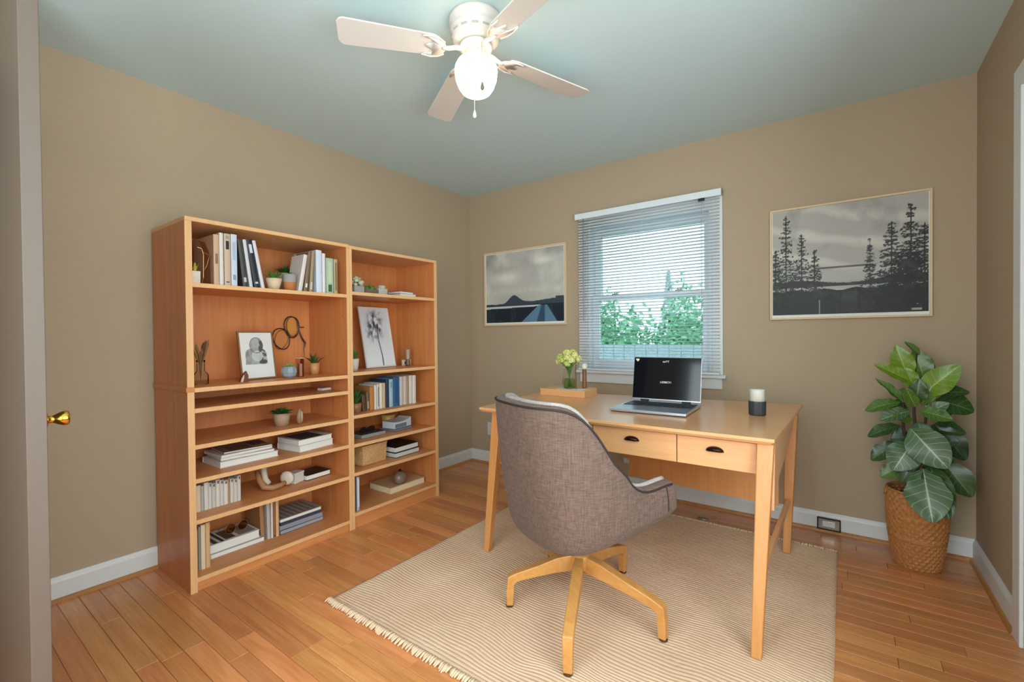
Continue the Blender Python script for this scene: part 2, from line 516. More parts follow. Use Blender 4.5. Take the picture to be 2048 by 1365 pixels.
w3 = thing('added_window_3', None, None); w3['kind'] = 'structure'  # made-up side window, added to light the room from the right
fb = B()
for y_ in (SY0, (SY0 + SY1) / 2 - 0.03, SY1 - 0.06):
    fb.box(XR + 0.04, XR + 0.09, y_, y_ + 0.06, SZ0, SZ1)
fb.box(XR + 0.045, XR + 0.085, SY0, SY1, SZ0, SZ0 + 0.06).box(XR + 0.045, XR + 0.085, SY0, SY1, SZ1 - 0.06, SZ1)
ob('sash_frame', fb, WHITE_B, w3)
ob('pane', box(XR + 0.063, XR + 0.067, SY0 + 0.05, SY1 - 0.05, SZ0 + 0.05, SZ1 - 0.05), PANE, w3)
cs = B().box(XR - 0.018, XR, SY0 - 0.07, SY0, SZ0, SZ1 + 0.07).box(XR - 0.018, XR, SY1, SY1 + 0.07, SZ0, SZ1 + 0.07).box(XR - 0.018, XR, SY0, SY1, SZ1, SZ1 + 0.07).box(XR - 0.05, XR, SY0 - 0.09, SY1 + 0.09, SZ0 - 0.022, SZ0)
ob('casing', cs, WHITE, w3)

# ------------------------------------------------------------------ venetian blind in front of the casing
bl = thing('venetian_blind', 'white slatted venetian blind hanging open over the window', 'blind', (-1.153, YB - 0.045, 0.90))
BX = 0.506
ob('headrail', box(-BX - 0.012, BX + 0.012, -0.022, 0.022, 1.148, 1.178), WHITE_B, bl, bev=0.003)
ob('valance', box(-BX - 0.016, BX + 0.016, -0.028, -0.0225, 1.138, 1.182), WHITE_B, bl, bev=0.002)
ob('end_bracket', box(BX + 0.0125, BX + 0.018, -0.026, 0.024, 1.144, 1.186), CHROME, bl)
sv, sf = [], []
for i in range(2):
    X = (-BX, BX)[i]
    for j in range(5):
        t = -1 + j / 2
        sv.append((X, 0.0125 * t, 0.0022 * (1 - t * t)))
sf = [(j, j + 1, 5 + j + 1, 5 + j) for j in range(4)]
slat = bpy.data.meshes.new('slat'); slat.from_pydata(sv, [], sf); slat.materials.append(SLAT)
for p in slat.polygons: p.use_smooth = True
NS = 53
for i in range(NS):
    o = ob('slat', slat, None, bl, (0, 0, 0.0 + 0.0215 * i + 0.008), (R(-9), 0, 0))
    m = o.modifiers.new('thickness', 'SOLIDIFY'); m.thickness = 0.0006
ob('bottom_rail', box(-BX, BX, -0.013, 0.013, -0.012, 0.0), WHITE_B, bl, bev=0.002)
for x in (-0.40, 0.0, 0.40):
    for yy in (-0.014, 0.014):
        ob('ladder_cord', B().tube([(x, yy, 0), (x, yy, 1.148)], 0.0007, 5), WHITE_B, bl)
ob('tilt_wand', B().tube([(-0.448, -0.034, 0.36), (-0.448, -0.034, 0.8), (-0.448, -0.03, 1.14)], 0.0035, 8), plain('grey_wand', '6f7a80', 0.3), bl)
ob('lift_cord', B().tube([(0.405, -0.034, 0.02), (0.405, -0.034, 0.6), (0.405, -0.03, 1.14)], 0.0016, 6), plain('cord', '9aa0a6', 0.7), bl)
ob('cord_lock', box(0.385, 0.425, -0.032, -0.0285, 1.118, 1.137), BLACK, bl)

# ------------------------------------------------------------------ outside, seen through the window
gz = -0.55
struct('ground_outside', box(-14, 12, YB + 1.0, 22, gz - 0.2, gz), plain('lawn', '3d5230', 0.95, var=0.3, bscale=3))
fe = thing('garden_fence', 'pale weathered board fence outside below the window shrubs', 'fence', (0, 5.6, gz))
FENCE = plain('weathered_board', 'b4c6cc', 0.85, var=0.12, bscale=14)
me = box(-0.068, 0.068, -0.01, 0.01, 0, 1.57).mesh('board'); me.materials.append(FENCE)
for i in range(30):
    ob('board', me, None, fe, (-4.9 + i * 0.142, 0, 0.0 + 0.01 * rng.random()))
ob('rail', box(-5.0, -0.7, 0.011, 0.05, 0.35, 0.44), FENCE, fe)
ob('rail', box(-5.0, -0.7, 0.011, 0.05, 1.1, 1.19), FENCE, fe)
def shrub(name, label, x, y, h, rx, n, col, seed, cone=False, cat='shrub'):
    r2 = random.Random(seed)
    t = thing(name, label, cat, (x, y, gz), group='shrubs outside the window')
    ob('trunk', B().tube([(0, 0, 0), (0.03, 0, h * 0.4), (0, 0.02, h * 0.75)], [0.06, 0.045, 0.02], 8), plain('bark', '4b3b2c', 0.9), t)
    bb = B()
    for i in range(n):
        u = r2.random() ** 0.6
        th = r2.uniform(0, 2 * math.pi)
        if cone:
            zz = r2.random()
            rad = rx * (1 - zz) * (0.6 + 0.4 * r2.random()); cz = h * (0.12 + 0.88 * zz)
            c = Vector((rad * math.cos(th), rad * math.sin(th), cz))
        else:
            ph = math.acos(r2.uniform(-1, 1))
            k = u * (1 + 0.18 * math.sin(3 * th + seed) + 0.15 * math.sin(5 * ph))
            c = Vector((rx * k * math.sin(ph) * math.cos(th), rx * k * math.sin(ph) * math.sin(th), h * 0.58 + h * 0.44 * k * math.cos(ph)))
        s = r2.uniform(0.03, 0.065)
        a = Vector((r2.uniform(-1, 1), r2.uniform(-1, 1), r2.uniform(-1, 1))).normalized()
        bv = a.orthogonal().normalized()
        bb.add([c - a * s, c + bv * s * 0.5, c + a * s, c - bv * s * 0.5], [(0, 1, 2, 3)])
    ob('foliage', bb.mesh('foliage', fix=False), plain('leaf_' + name, col, 0.6, var=0.45, bscale=6), t)
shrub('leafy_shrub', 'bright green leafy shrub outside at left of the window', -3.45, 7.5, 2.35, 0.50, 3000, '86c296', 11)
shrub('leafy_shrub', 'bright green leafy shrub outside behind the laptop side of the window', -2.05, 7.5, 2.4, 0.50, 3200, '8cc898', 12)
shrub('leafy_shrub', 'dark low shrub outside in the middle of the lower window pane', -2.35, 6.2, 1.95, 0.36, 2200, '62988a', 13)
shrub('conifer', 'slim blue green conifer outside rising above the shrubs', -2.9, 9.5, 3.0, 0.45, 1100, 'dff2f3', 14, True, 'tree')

# ================================================================== ceiling fan
fan = thing('ceiling_fan', 'white four-blade ceiling fan with glowing glass globe', 'fan', (-1.205, 1.435, H))
prof = [(0.104, 0), (0.107, -0.012), (0.107, -0.026), (0.101, -0.032), (0.099, -0.044), (0.103, -0.050), (0.103, -0.056), (0.098, -0.062), (0.096, -0.086), (0.088, -0.098), (0.070, -0.104), (0.042, -0.106)]
mh = ob('motor_housing', B().lathe(prof, 48), FANW, fan, smooth=True)
for i in range(14):
    a = 2 * math.pi * i / 14
    ob('vent_slot', box(-0.013, 0.013, -0.002, 0.002, -0.004, 0.004), plain('vent_shadow', 'b3a79a', 0.6), mh, (0.0975 * math.cos(a), 0.0975 * math.sin(a), -0.074), (0, 0, a + math.pi / 2), bev=0.0015)
ob('flywheel', B().lathe([(0.062, -0.106), (0.066, -0.112), (0.066, -0.122), (0.05, -0.126)], 32), FANW, fan, smooth=True)
ob('switch_housing', B().lathe([(0.040, -0.126), (0.042, -0.130), (0.042, -0.152), (0.046, -0.158), (0.046, -0.168)], 36), FANW, fan, smooth=True)
GL = emit('lit_opal_glass', (1.0, 0.80, 0.58), 5.0)
ob('glass_globe', B().lathe([(0.044, -0.163), (0.060, -0.166), (0.075, -0.176), (0.085, -0.196), (0.087, -0.212), (0.083, -0.245), (0.072, -0.275), (0.058, -0.295), (0.045, -0.303), (0.0005, -0.306)], 48), GL, fan, smooth=True)
# blades
def blade_mesh(L):
    r0 = 0.150; n = 40
    pts = []
    for i in range(n + 1):
        t = i / n
        r = r0 + (L - r0) * t
        w = 0.052 + 0.014 * t
        if t > 0.93: w *= math.sqrt(max(0.02, 1 - ((t - 0.93) / 0.07) ** 2 * 0.55))
        if t < 0.06: w *= 0.80 + 0.2 * t / 0.06
        pts.append((r, w))
    poly = [(r, w) for r, w in pts] + [(r, -w) for r, w in reversed(pts)]
    return B().prism(poly, -0.003, 0.003)
def iron_mesh():
    bb = B()
    bb.tube([(0.055, 0, 0.004), (0.085, 0, 0.002), (0.11, 0, -0.006), (0.135, 0, -0.008)], [0.010, 0.009, 0.009, 0.008], 8)
    out = [(0.118, 0.0), (0.128, 0.024), (0.145, 0.042), (0.172, 0.052), (0.205, 0.050), (0.218, 0.046), (0.200, 0.040), (0.180, 0.034), (0.172, 0.020), (0.192, 0.010), (0.206, 0.0)]
    poly = out + [(x, -yy) for x, yy in reversed(out[1:-1])]
    bb.prism(poly, -0.0085, -0.0035)
    bb.tube([(0.128, -0.030, -0.009), (0.150, -0.046, -0.009), (0.180, -0.053, -0.009), (0.216, -0.047, -0.009)], 0.0035, 6)
    bb.tube([(0.128, 0.030, -0.009), (0.150, 0.046, -0.009), (0.180, 0.053, -0.009), (0.216, 0.047, -0.009)], 0.0035, 6)
    return bb
im = iron_mesh().mesh('blade_iron', True); im.materials.append(FANW)
BLADE = plain('white_blade', 'd9d3cc', 0.4)
for ang, L in ((-17, 0.58), (72, 0.60), (149, 0.62), (231, 0.53)):
    bo = ob('blade', blade_mesh(L), BLADE, fan, (0, 0, -0.128), (R(9), 0, R(ang)), bev=0.0015)
    ob('blade_iron', im, None, bo)
# pull chains
def chain(p, l, bobmat, cmat):
    pts = [(p[0], p[1], p[2] - l * i / 8) for i in range(9)]
    c = ob('pull_chain', B().tube(pts, 0.0011, 6), cmat, fan)
    zb = p[2] - l
    ob('chain_bob', B().lathe([(0.0005, 0), (0.003, -0.006), (0.0075, -0.022), (0.0075, -0.028), (0.004, -0.034), (0.0005, -0.035)], 16, (p[0], p[1], zb)), bobmat, c, smooth=True)
chain((0.080, -0.059, -0.152), 0.150, plain('pewter_bob', '6a6058', 0.5), CHROME)
ob('chain_arm', B().tube([(0.03, -0.03, -0.145), (0.06, -0.046, -0.144), (0.080, -0.059, -0.152)], 0.002, 6), CHROME, fan)
chain((-0.01, 0.0, -0.306), 0.055, plain('cream_bob', 'e8dcc8', 0.5), plain('cream_cord', 'd8cdbb', 0.6))

# ================================================================== painted prints (flat colour on a grid)
def vnoise(w, h, fx, fy, seed):
    g = np.random.RandomState(seed).rand(int(fy) + 3, int(fx) + 3)
    X = np.linspace(0, fx, w); Y = np.linspace(0, fy, h)
    xi = X.astype(int); yi = Y.astype(int)
    xf = X - xi; yf = Y - yi
    xf = xf * xf * (3 - 2 * xf); yf = (yf * yf * (3 - 2 * yf))[:, None]
    a = g[yi][:, xi]; b_ = g[yi][:, xi + 1]; c = g[yi + 1][:, xi]; d = g[yi + 1][:, xi + 1]
    return (a * (1 - xf) + b_ * xf) * (1 - yf) + (c * (1 - xf) + d * xf) * yf
def fbm(w, h, f, seed, oct=5, asp=1.0):
    s = np.zeros((h, w)); amp = 0.5; tot = 0
    for i in range(oct):
        s += amp * vnoise(w, h, f * asp * 2 ** i, f * 2 ** i, seed + i); tot += amp; amp *= 0.5
    return s / tot
def mix(a, col, m):
    m = np.clip(m, 0, 1)[..., None]
    return a * (1 - m) + np.array(col, float)[None, None] / 255 * m
def print_mesh(name, w, h, rgb, axis='xz'):
    """rgb rows run from the top; a flat sheet of size w x h centred on the origin, facing -y"""
    rgb = np.clip(rgb, 0, 1); n, m = rgb.shape[:2]
    linr = np.where(rgb <= 0.04045, rgb / 12.92, ((rgb + 0.055) / 1.055) ** 2.4)
    xs = np.linspace(-w / 2, w / 2, m); zs = np.linspace(h / 2, -h / 2, n)
    vx, vz = np.meshgrid(xs, zs)
    vs = np.stack([vx, np.zeros_like(vx), vz], -1).reshape(-1, 3)
    idx = np.arange(n * m).reshape(n, m)
    fs = np.stack([idx[1:, :-1], idx[1:, 1:], idx[:-1, 1:], idx[:-1, :-1]], -1).reshape(-1, 4)
    me = bpy.data.meshes.new(name)
    me.from_pydata(vs.tolist(), [], fs.tolist())
    at = me.color_attributes.new('tint', 'FLOAT_COLOR', 'POINT')
    at.data.foreach_set('color', np.concatenate([linr, np.ones((n, m, 1))], -1).astype(np.float32).ravel())
    return me
PRINT = vcol('printed_sheet', 0.45, spec=0.3)
def frame_mesh(w, h, fw, d, depth_in=0.004):
    """picture frame, outer size w x h, bar width fw, back at y=d, front at y=0, facing -y"""
    bb = B()
    bb.box(-w / 2, -w / 2 + fw, 0, d, -h / 2, h / 2).box(w / 2 - fw, w / 2, 0, d, -h / 2, h / 2)
    bb.box(-w / 2 + fw, w / 2 - fw, 0, d, h / 2 - fw, h / 2).box(-w / 2 + fw, w / 2 - fw, 0, d, -h / 2, -h / 2 + fw)
    return bb

# --- seascape print left of the window
n, m = 170, 210
yy, xx = np.mgrid[0:1:n * 1j, 0:1:m * 1j]
img = np.ones((n, m, 3)) * (np.array([184, 180, 172]) / 255)
c1 = fbm(m, n, 3, 5, 5, 1.6)
img = mix(img, (205, 202, 192), (c1 - 0.45) * 4 * (yy > 0.0))
img = mix(img, (146, 144, 140), (0.45 - fbm(m, n, 4, 9, 4, 1.2)) * 2.6)
img = mix(img, (222, 218, 205), np.exp(-((yy - 0.55) / 0.05) ** 2) * 0.6 * fbm(m, n, 5, 3, 3, 3))
for cx_, cy_, rx_, ry_ in ((0.75, 0.16, 0.12, 0.05), (0.27, 0.36, 0.2, 0.09)):
    img = mix(img, (226, 222, 212), np.exp(-(((xx - cx_) / rx_) ** 2 + ((yy - cy_) / ry_) ** 2)) * (0.5 + fbm(m, n, 8, 21, 3)) * 0.8)
hill = 0.735 - 0.105 * np.exp(-((xx - 0.38) / 0.085) ** 2) - 0.03 * np.exp(-((xx - 0.5) / 0.14) ** 2) - 0.045 * np.clip((xx - 0.55) / 0.25, 0, 1) - 0.03 * (xx > 0.9)
hill += 0.02 * (fbm(m, n, 2, 40, 4, 8)[:1] - 0.5)
img = mix(img, (62, 72, 82), (yy > hill) * 1.0)
img = mix(img, (38, 46, 56), (yy > 0.755 + 0.0 * xx) * 1.0)
img = mix(img, (200, 200, 196), ((yy > 0.765 + 0.0 * xx) & (yy < 0.80 - 0.02 * xx) & (xx < 0.72)) * 1.0)
low = (yy > 0.80 - 0.02 * xx)
img = mix(img, (32, 42, 52), low * 1.0)
img = mix(img, (60, 72, 80), low * (fbm(m, n, 5, 60, 4, 4) > 0.58) * 0.4)
t = np.clip((yy - 0.77) / 0.23, 0, 1)
rl, rr_ = 0.70 - 0.22 * t, 0.80 + 0.12 * t
img = mix(img, (92, 128, 152), ((yy > 0.77) & (xx > rl) & (xx < rr_)) * 1.0)
img = mix(img, (44, 66, 88), ((yy > 0.77) & (np.abs(xx - (rl * 0.45 + rr_ * 0.55)) < 0.02 + 0.03 * t)) * 0.8)
p1 = thing('framed_landscape_print', 'framed grey sea and hill print left of the window', 'picture', (-2.203, YB - 0.022, 1.568))
ob('frame', frame_mesh(0.842, 0.655, 0.014, 0.022), plain('pale_wood_frame', 'd8bd94', 0.5), p1, bev=0.002)
ob('mat_board', box(-0.41, 0.41, 0.008, 0.020, -0.318, 0.318), PAPER, p1)
ob('print', print_mesh('print', 0.796, 0.606, img), PRINT, p1, (0, 0.0065, 0.004))

# --- forest print right of the window
n, m = 240, 260
yy, xx = np.mgrid[0:1:n * 1j, 0:1:m * 1j]
img = np.ones((n, m, 3)) * (np.array([172, 166, 158]) / 255)
wv = np.sin((yy * 9 - xx * 2.2 + 1.4 * fbm(m, n, 3, 70, 4)) * 3.1)
img = mix(img, (212, 205, 194), np.clip(wv, 0, 1) * (0.3 + 0.6 * fbm(m, n, 3, 71, 4)))
img = mix(img, (140, 136, 132), np.clip(fbm(m, n, 4, 80, 5, 1.6) - 0.54, 0, 1) * 3)
img = mix(img, (178, 176, 172), ((yy > 0.60) & (yy < 0.70)) * 0.7)
img = mix(img, (70, 72, 70), ((yy > 0.565 + 0.0 * xx) & (yy < 0.582) & (xx > 0.3) & (xx < 0.68)) * 0.85)
img = mix(img, (48, 48, 44), ((yy > 0.70 - 0.02 * np.sin(xx * 9)) & (yy < 0.745)) * 1.0)
img = mix(img, (170, 168, 164), ((yy > 0.745) & (yy < 0.775) & (xx > 0.25) & (xx < 0.62)) * 0.9)
img = mix(img, (26, 29, 26), (yy > 0.775 + 0.01 * np.sin(xx * 30)) * 1.0)
img = mix(img, (44, 50, 40), (yy > 0.775) * (fbm(m, n, 14, 90, 4) > 0.56) * 0.6)
img = mix(img, (92, 92, 88), ((yy > 0.8) & (np.abs(xx - 0.53) < 0.05)) * 0.35)
jag = np.random.RandomState(4)
def conifer(cx_, top, bot, wid, dens, col):
    """a lacy conifer built from many small needle strokes along drooping boughs"""
    global img
    cov = np.zeros((n, m))
    H_ = bot - top
    levels = int(13 + 26 * H_)
    for lv in range(levels):
        t_ = ((lv + jag.rand()) / levels) ** 0.9
        for sd in (-1, 1):
            ln = wid * (0.10 + 0.95 * t_ ** 0.8) * (0.55 + 0.55 * jag.rand())
            k = int(ln * 260 * 1.3) + 3
            for q in range(k):
                f_ = q / k
                px_ = cx_ + sd * ln * f_; py_ = top + H_ * t_ + 0.05 * f_ * ln / 0.1 * (0.6 if t_ > 0.3 else -0.2) + 0.006 * jag.randn()
                if jag.rand() > dens + 0.35 * (1 - f_): continue
                ix, iy = int(px_ * (m - 1)), int(py_ * (n - 1))
                w2, h2 = jag.randint(1, 4), jag.randint(1, 3)
                if 0 <= ix < m and 0 <= iy < n:
                    cov[max(0, iy - h2 // 2):iy + h2, max(0, ix - w2 // 2):ix + w2] = 0.7 + 0.3 * jag.rand()
    cov[((yy > top) & (yy < bot) & (np.abs(xx - cx_) < 0.0035))] = 1
    img = mix(img, col, cov)
for a_ in ((0.10, 0.05, 1.0, 0.12, 0.42, (38, 42, 36)), (0.21, 0.24, 1.0, 0.11, 0.42, (42, 46, 40)), (0.30, 0.40, 1.0, 0.10, 0.45, (40, 43, 38)), (0.02, 0.38, 1.0, 0.11, 0.55, (32, 40, 32)),
          (0.66, 0.36, 1.0, 0.08, 0.55, (40, 43, 40)), (0.79, 0.22, 1.0, 0.14, 0.55, (36, 39, 34)), (0.90, 0.10, 1.0, 0.15, 0.62, (32, 35, 30)), (0.98, 0.26, 1.0, 0.2, 0.8, (28, 31, 26)), (0.88, 0.46, 1.0, 0.26, 0.95, (26, 29, 24))):
    conifer(*a_)
img = mix(img, (70, 74, 64), (yy > 0.5) * np.clip(fbm(m, n, 22, 310, 4) - 0.52, 0, 1) * 2.2 * (img.mean(-1) < 0.3))
img = mix(img, (20, 22, 22), np.clip((yy - 0.84) / 0.1, 0, 1) * 0.5)
img = mix(img, (30, 36, 44), np.clip((yy - 0.9) / 0.1, 0, 1) * np.clip(1 - xx * 2, 0, 1))
img = mix(img, (160, 160, 155), ((np.abs(xx - 0.335) < 0.003) & (yy > 0.87)) * 0.8)
img = mix(img, (175, 172, 168), ((xx > 0.905) & (xx < 0.965) & (yy > 0.968) & (yy < 0.984)) * 0.9)
img = mix(img, (150, 150, 148), ((xx > 0.93) & (xx < 0.955) & (yy > 0.905) & (yy < 0.935)) * (fbm(m, n, 50, 3, 1) > 0.5))
p2 = thing('framed_forest_print', 'large framed dark pine forest print right of the window', 'picture', (0.002, YB - 0.022, 1.567))
ob('frame', frame_mesh(0.736, 0.664, 0.011, 0.022), plain('pale_wood_frame', 'd8bd94', 0.5), p2, bev=0.002)
ob('mat_board', box(-0.36, 0.36, 0.008, 0.020, -0.324, 0.324), PAPER, p2)
ob('print', print_mesh('print', 0.706, 0.626, img), PRINT, p2, (0, 0.0065, 0.008))

# ================================================================== wall plates
def plate(name, label, cat, x, y, z, w=0.07, h=0.115, mat=WHITE, slots=True):
    t = thing(name, label, cat, (x, y, z))
    ob('cover_plate', box(-w / 2, w / 2, -0.006, -0.0005, -h / 2, h / 2), mat, t, bev=0.002)
    if slots:
        for dz in (-0.026, 0.026):
            f = ob('receptacle', B().prism([(0.017 * math.cos(a * math.pi / 8), 0.014 * math.sin(a * math.pi / 8) + dz) for a in range(16)], -0.008, -0.0062, 'y'), mat, t)
            for dx in (-0.006, 0.006):
                ob('slot', box(dx - 0.001, dx + 0.001, -0.0086, -0.0081, dz - 0.004, dz + 0.004), BLACK, f)
    return t
plate('wall_outlet', 'white outlet plate on back wall beside left desk leg', 'outlet', -2.576, YB, 0.315)
plate('wall_outlet', 'white outlet plate on back wall under the desk', 'outlet', -1.283, YB, 0.262)
t = thing('baseboard_outlet', 'dull metal outlet box set into the right baseboard', 'outlet', (-0.072, YB - 0.014, 0.048))
ob('cover_plate', box(-0.056, 0.056, -0.012, -0.0005, -0.034, 0.034), plain('aged_metal', '8c8478', 0.4, 0.6), t, bev=0.003)
ob('rim', frame_mesh(0.112, 0.068, 0.006, 0.004), BRONZE, t, (0, -0.0165, 0))
ob('receptacle', box(-0.03, 0.03, -0.0145, -0.0125, -0.016, 0.016), CHROME, t, bev=0.001)
ob('switch_lever', box(-0.003, 0.003, -0.022, -0.015, -0.012, 0.012), CHROME, t)
t = thing('floor_cap', 'small oval metal cap on floor behind the rug', 'floor cap', (-0.714, 3.0, 0.0))
ob('rim', B().lathe([(0.036, 0.0005), (0.036, 0.004), (0.030, 0.006), (0.028, 0.003)], 32, sy=0.62, cap1=False), CHROME, t, smooth=True)
ob('plate', B().lathe([(0.0295, 0.0006), (0.0285, 0.003), (0.0005, 0.004)], 32, sy=0.62), plain('tarnished_plate', '8f9488', 0.35, 0.7), t, smooth=True)

# ================================================================== bookcases on the left wall
BXF, BXB = -2.370, -2.790           # front and back planes
TH = 0.02
def bookcase(name, label, y0, y1, tl, tr_, ztop, shelves, kick, ledge=None):
    t = thing(name, label, 'bookcase', (BXB, (y0 + y1) / 2, 0))
    D = BXF - BXB; w = (y1 - y0) / 2
    for s, th in ((-1, tl), (1, tr_)):
        a = (-w, -w + th) if s < 0 else (w - th, w)
        p = ob('side_panel', box(0, D - 0.004, a[0], a[1], 0, ztop - TH), CASE, t)
        ob('edge_band', box(D - 0.004, D, a[0], a[1], 0, ztop - TH), EDGE, p, bev=0.001)
        # shelf-pin holes along the inside face
        yi = a[1] if s < 0 else a[0]
        for xx_ in (0.05, D - 0.045):
            for k in range(9):
                zz = 0.16 + k * 0.16
                if min(abs(zz - z) for z in shelves) < 0.035: continue
                e = 0.0006 if s < 0 else -0.0006
                ob('pin_hole', B().prism([(xx_ + 0.0028 * math.cos(q), zz + 0.0028 * math.sin(q)) for q in [math.pi * i / 3 for i in range(6)]], yi + e * 0.2, yi + e, 'y'), BRONZE, p)
    ob('top_panel', box(0, D, -w, w, ztop - TH, ztop), EDGE, t, bev=0.003)
    ob('back_panel', box(0, 0.010, -w + tl, w - tr_, kick, ztop - TH), CASE, t)
    for z in shelves:
        s = ob('shelf', box(0.0105, D - 0.006, -w + tl, w - tr_, z - TH, z), CASE_H, t)
        ob('edge_band', box(D - 0.006, D - 0.001, -w + tl, w - tr_, z - TH, z), EDGE, s, bev=0.001)
    ob('toe_kick', box(D - 0.03, D - 0.015, -w + tl, w - tr_, 0, kick), CASE_H, t)
    if ledge:
        ob('ledge', box(0, D + 0.006, -w - 0.006, -w + tl, ledge - 0.022, ledge), CASE, t, bev=0.002)
    return t
LZ = [1.408, 0.930, 0.836, 0.670, 0.515, 0.328, 0.064]
RZ = [1.428, 0.942, 0.683, 0.510, 0.336, 0.094]
bookcase('bookcase', 'wide wooden bookcase with seven shelves nearest the door', 0.795, 1.634, 0.028, 0.018, 1.705, LZ, 0.044, 0.935)
bookcase('bookcase', 'narrow wooden bookcase with six shelves nearest the room corner', 1.635, 2.357, 0.018, 0.026, 1.700, RZ, 0.074)

# ------------------------------------------------------------------ books
def bmat(c, rough=0.55):
    return plain('book_' + c, c, rough, var=0.05, bscale=50)
def book(label, y0, y1, z, h, d, col, x=-2.395, lean=0.0, page='e3dccb', marks=(), rz=0.0, group=None, name='book'):
    """standing book, spine to the room (+x); lean in degrees, positive tips the top towards the door"""
    t_ = y1 - y0
    piv = y0 if lean >= 0 else y1
    o = thing(name, label, 'book', (x, piv, z + 0.0004), group=group, rot=(R(lean), 0, R(rz)))
    off = 0 if lean >= 0 else -t_
    c = min(0.003, t_ * 0.18)
    n = 5
    poly = [(-d, off), (-d, off + c), (-0.006, off + c), (-0.006, off + t_ - c), (-d, off + t_ - c), (-d, off + t_), (-0.003, off + t_)]
    poly += [(-0.003 + 0.003 * math.sin(math.pi * i / n), off + t_ - t_ * i / n) for i in range(1, n)] + [(-0.003, off)]
    ob('cover', B().prism(poly, 0, h), bmat(col), o)
    ob('pages', box(-d + 0.004, -0.0065, off + c, off + t_ - c, 0.003, h - 0.003), plain('pages_' + page, page, 0.85), o)
    for (a, b_, mc) in marks:
        ob('spine_mark', box(0.0001, 0.0006, off + t_ * 0.25, off + t_ * 0.75, h * a, h * b_), plain('ink_' + mc, mc, 0.6), o)
    return o
def flat_book(label, x, y, z, w, d, t_, col, page='e4dfd6', rz=0.0, art=None, group=None, name='book', cat='book', soft=False):
    """book lying flat; x, y is the middle of its front edge, w along y, d back into the shelf"""
    o = thing(name, label, cat, (x, y, z + 0.0004), rz, group)
    c = 0.0012 if soft else min(0.003, t_ * 0.14)
    cv = B().box(-d, 0, -w / 2, w / 2, 0, c).box(-d, 0, -w / 2, w / 2, t_ - c, t_).box(-d, -d + 0.003, -w / 2, w / 2, c, t_ - c)
    cv = ob('cover', cv, bmat(col, 0.4), o, bev=0.0006)
    ob('pages', box(-d + 0.0035, -0.003, -w / 2 + 0.003, w / 2 - 0.003, c, t_ - c), plain('pages_' + page, page, 0.85), o)
    if art:
        for (u0, u1, v0, v1, mc) in art:
            ob('cover_print', box(-d * u1, -d * u0, -w / 2 + w * v0, -w / 2 + w * v1, t_ + 0.0001, t_ + 0.0006), plain('ink_' + mc, mc, 0.5), o)
    return o

G = 'books on the top shelf of the wide bookcase'
z = LZ[0]
book('tan paperback upright, leftmost of the top shelf books', 0.921, 0.944, z, 0.238, 0.24, 'c9a283', marks=((0.42, 0.62, '8a6a50'),), group=G)
book('thin white book second from left on the top shelf', 0.946, 0.963, z, 0.250, 0.24, 'd9d0c8', group=G)
book('tan book with black lettered spine label on the top shelf', 0.967, 0.994, z, 0.250, 0.24, 'c6ab92', marks=((0.70, 0.86, '23211f'), (0.9, 0.96, '8f8f8f'), (0.06, 0.08, '23211f')), group=G)
book('pale blue white book upright beside the leaning books', 0.997, 1.024, z, 0.252, 0.24, 'c4cbd6', marks=((0.12, 0.22, '8a93b4'), (0.5, 0.85, 'aab4c8')), group=G)
book('charcoal book leaning left at the start of leaning row', 1.051, 1.075, z, 0.232, 0.22, '3b3836', lean=6, marks=((0.1, 0.2, 'bdb6ac'),), group=G)
book('silver white magazine leaning against the charcoal book', 1.0815, 1.0975, z, 0.236, 0.22, 'c9c7cc', lean=7.5, group=G)
book('black book with silver lettered spine leaning on top shelf', 1.104, 1.132, z, 0.240, 0.22, '1c1d28', lean=9, marks=((0.72, 0.9, 'c9cdd6'), (0.08, 0.12, 'b9bdc6')), group=G)
book('white edged book, last of the leaning row on top shelf', 1.1395, 1.1555, z, 0.240, 0.22, 'd3cdd0', lean=10.5, group=G)
book('large white book leaning right behind the beige planter', 1.336, 1.357, z, 0.206, 0.13, 'd8cdc5', x=-2.400, lean=-10, group=G)
book('brown book leaning beside the large white book', 1.3645, 1.3845, z, 0.222, 0.13, '77604a', lean=-8, marks=((0.1, 0.2, 'd8d2c4'),), group=G)
book('olive spined book leaning on the tall white book', 1.3965, 1.4145, z, 0.228, 0.13, '9a8763', lean=-5, marks=((0.06, 0.24, 'c9c4b8'),), group=G)
book('tall blue white book upright in the right top group', 1.440, 1.474, z, 0.240, 0.24, 'ccd2de', group=G)
book('slim white book beside the tall blue white book', 1.478, 1.497, z, 0.226, 0.24, 'd5d0d2', group=G)
book('sage green book upright on the top shelf', 1.502, 1.546, z, 0.203, 0.24, 'a9b79a', marks=((0.05, 0.25, '2f5b3c'), (0.3, 0.9, 'bcc6ac')), group=G)
book('speckled tan book, rightmost of the top shelf', 1.551, 1.574, z, 0.202, 0.24, 'b39a78', marks=((0.1, 0.9, '8a7354'),), group=G)

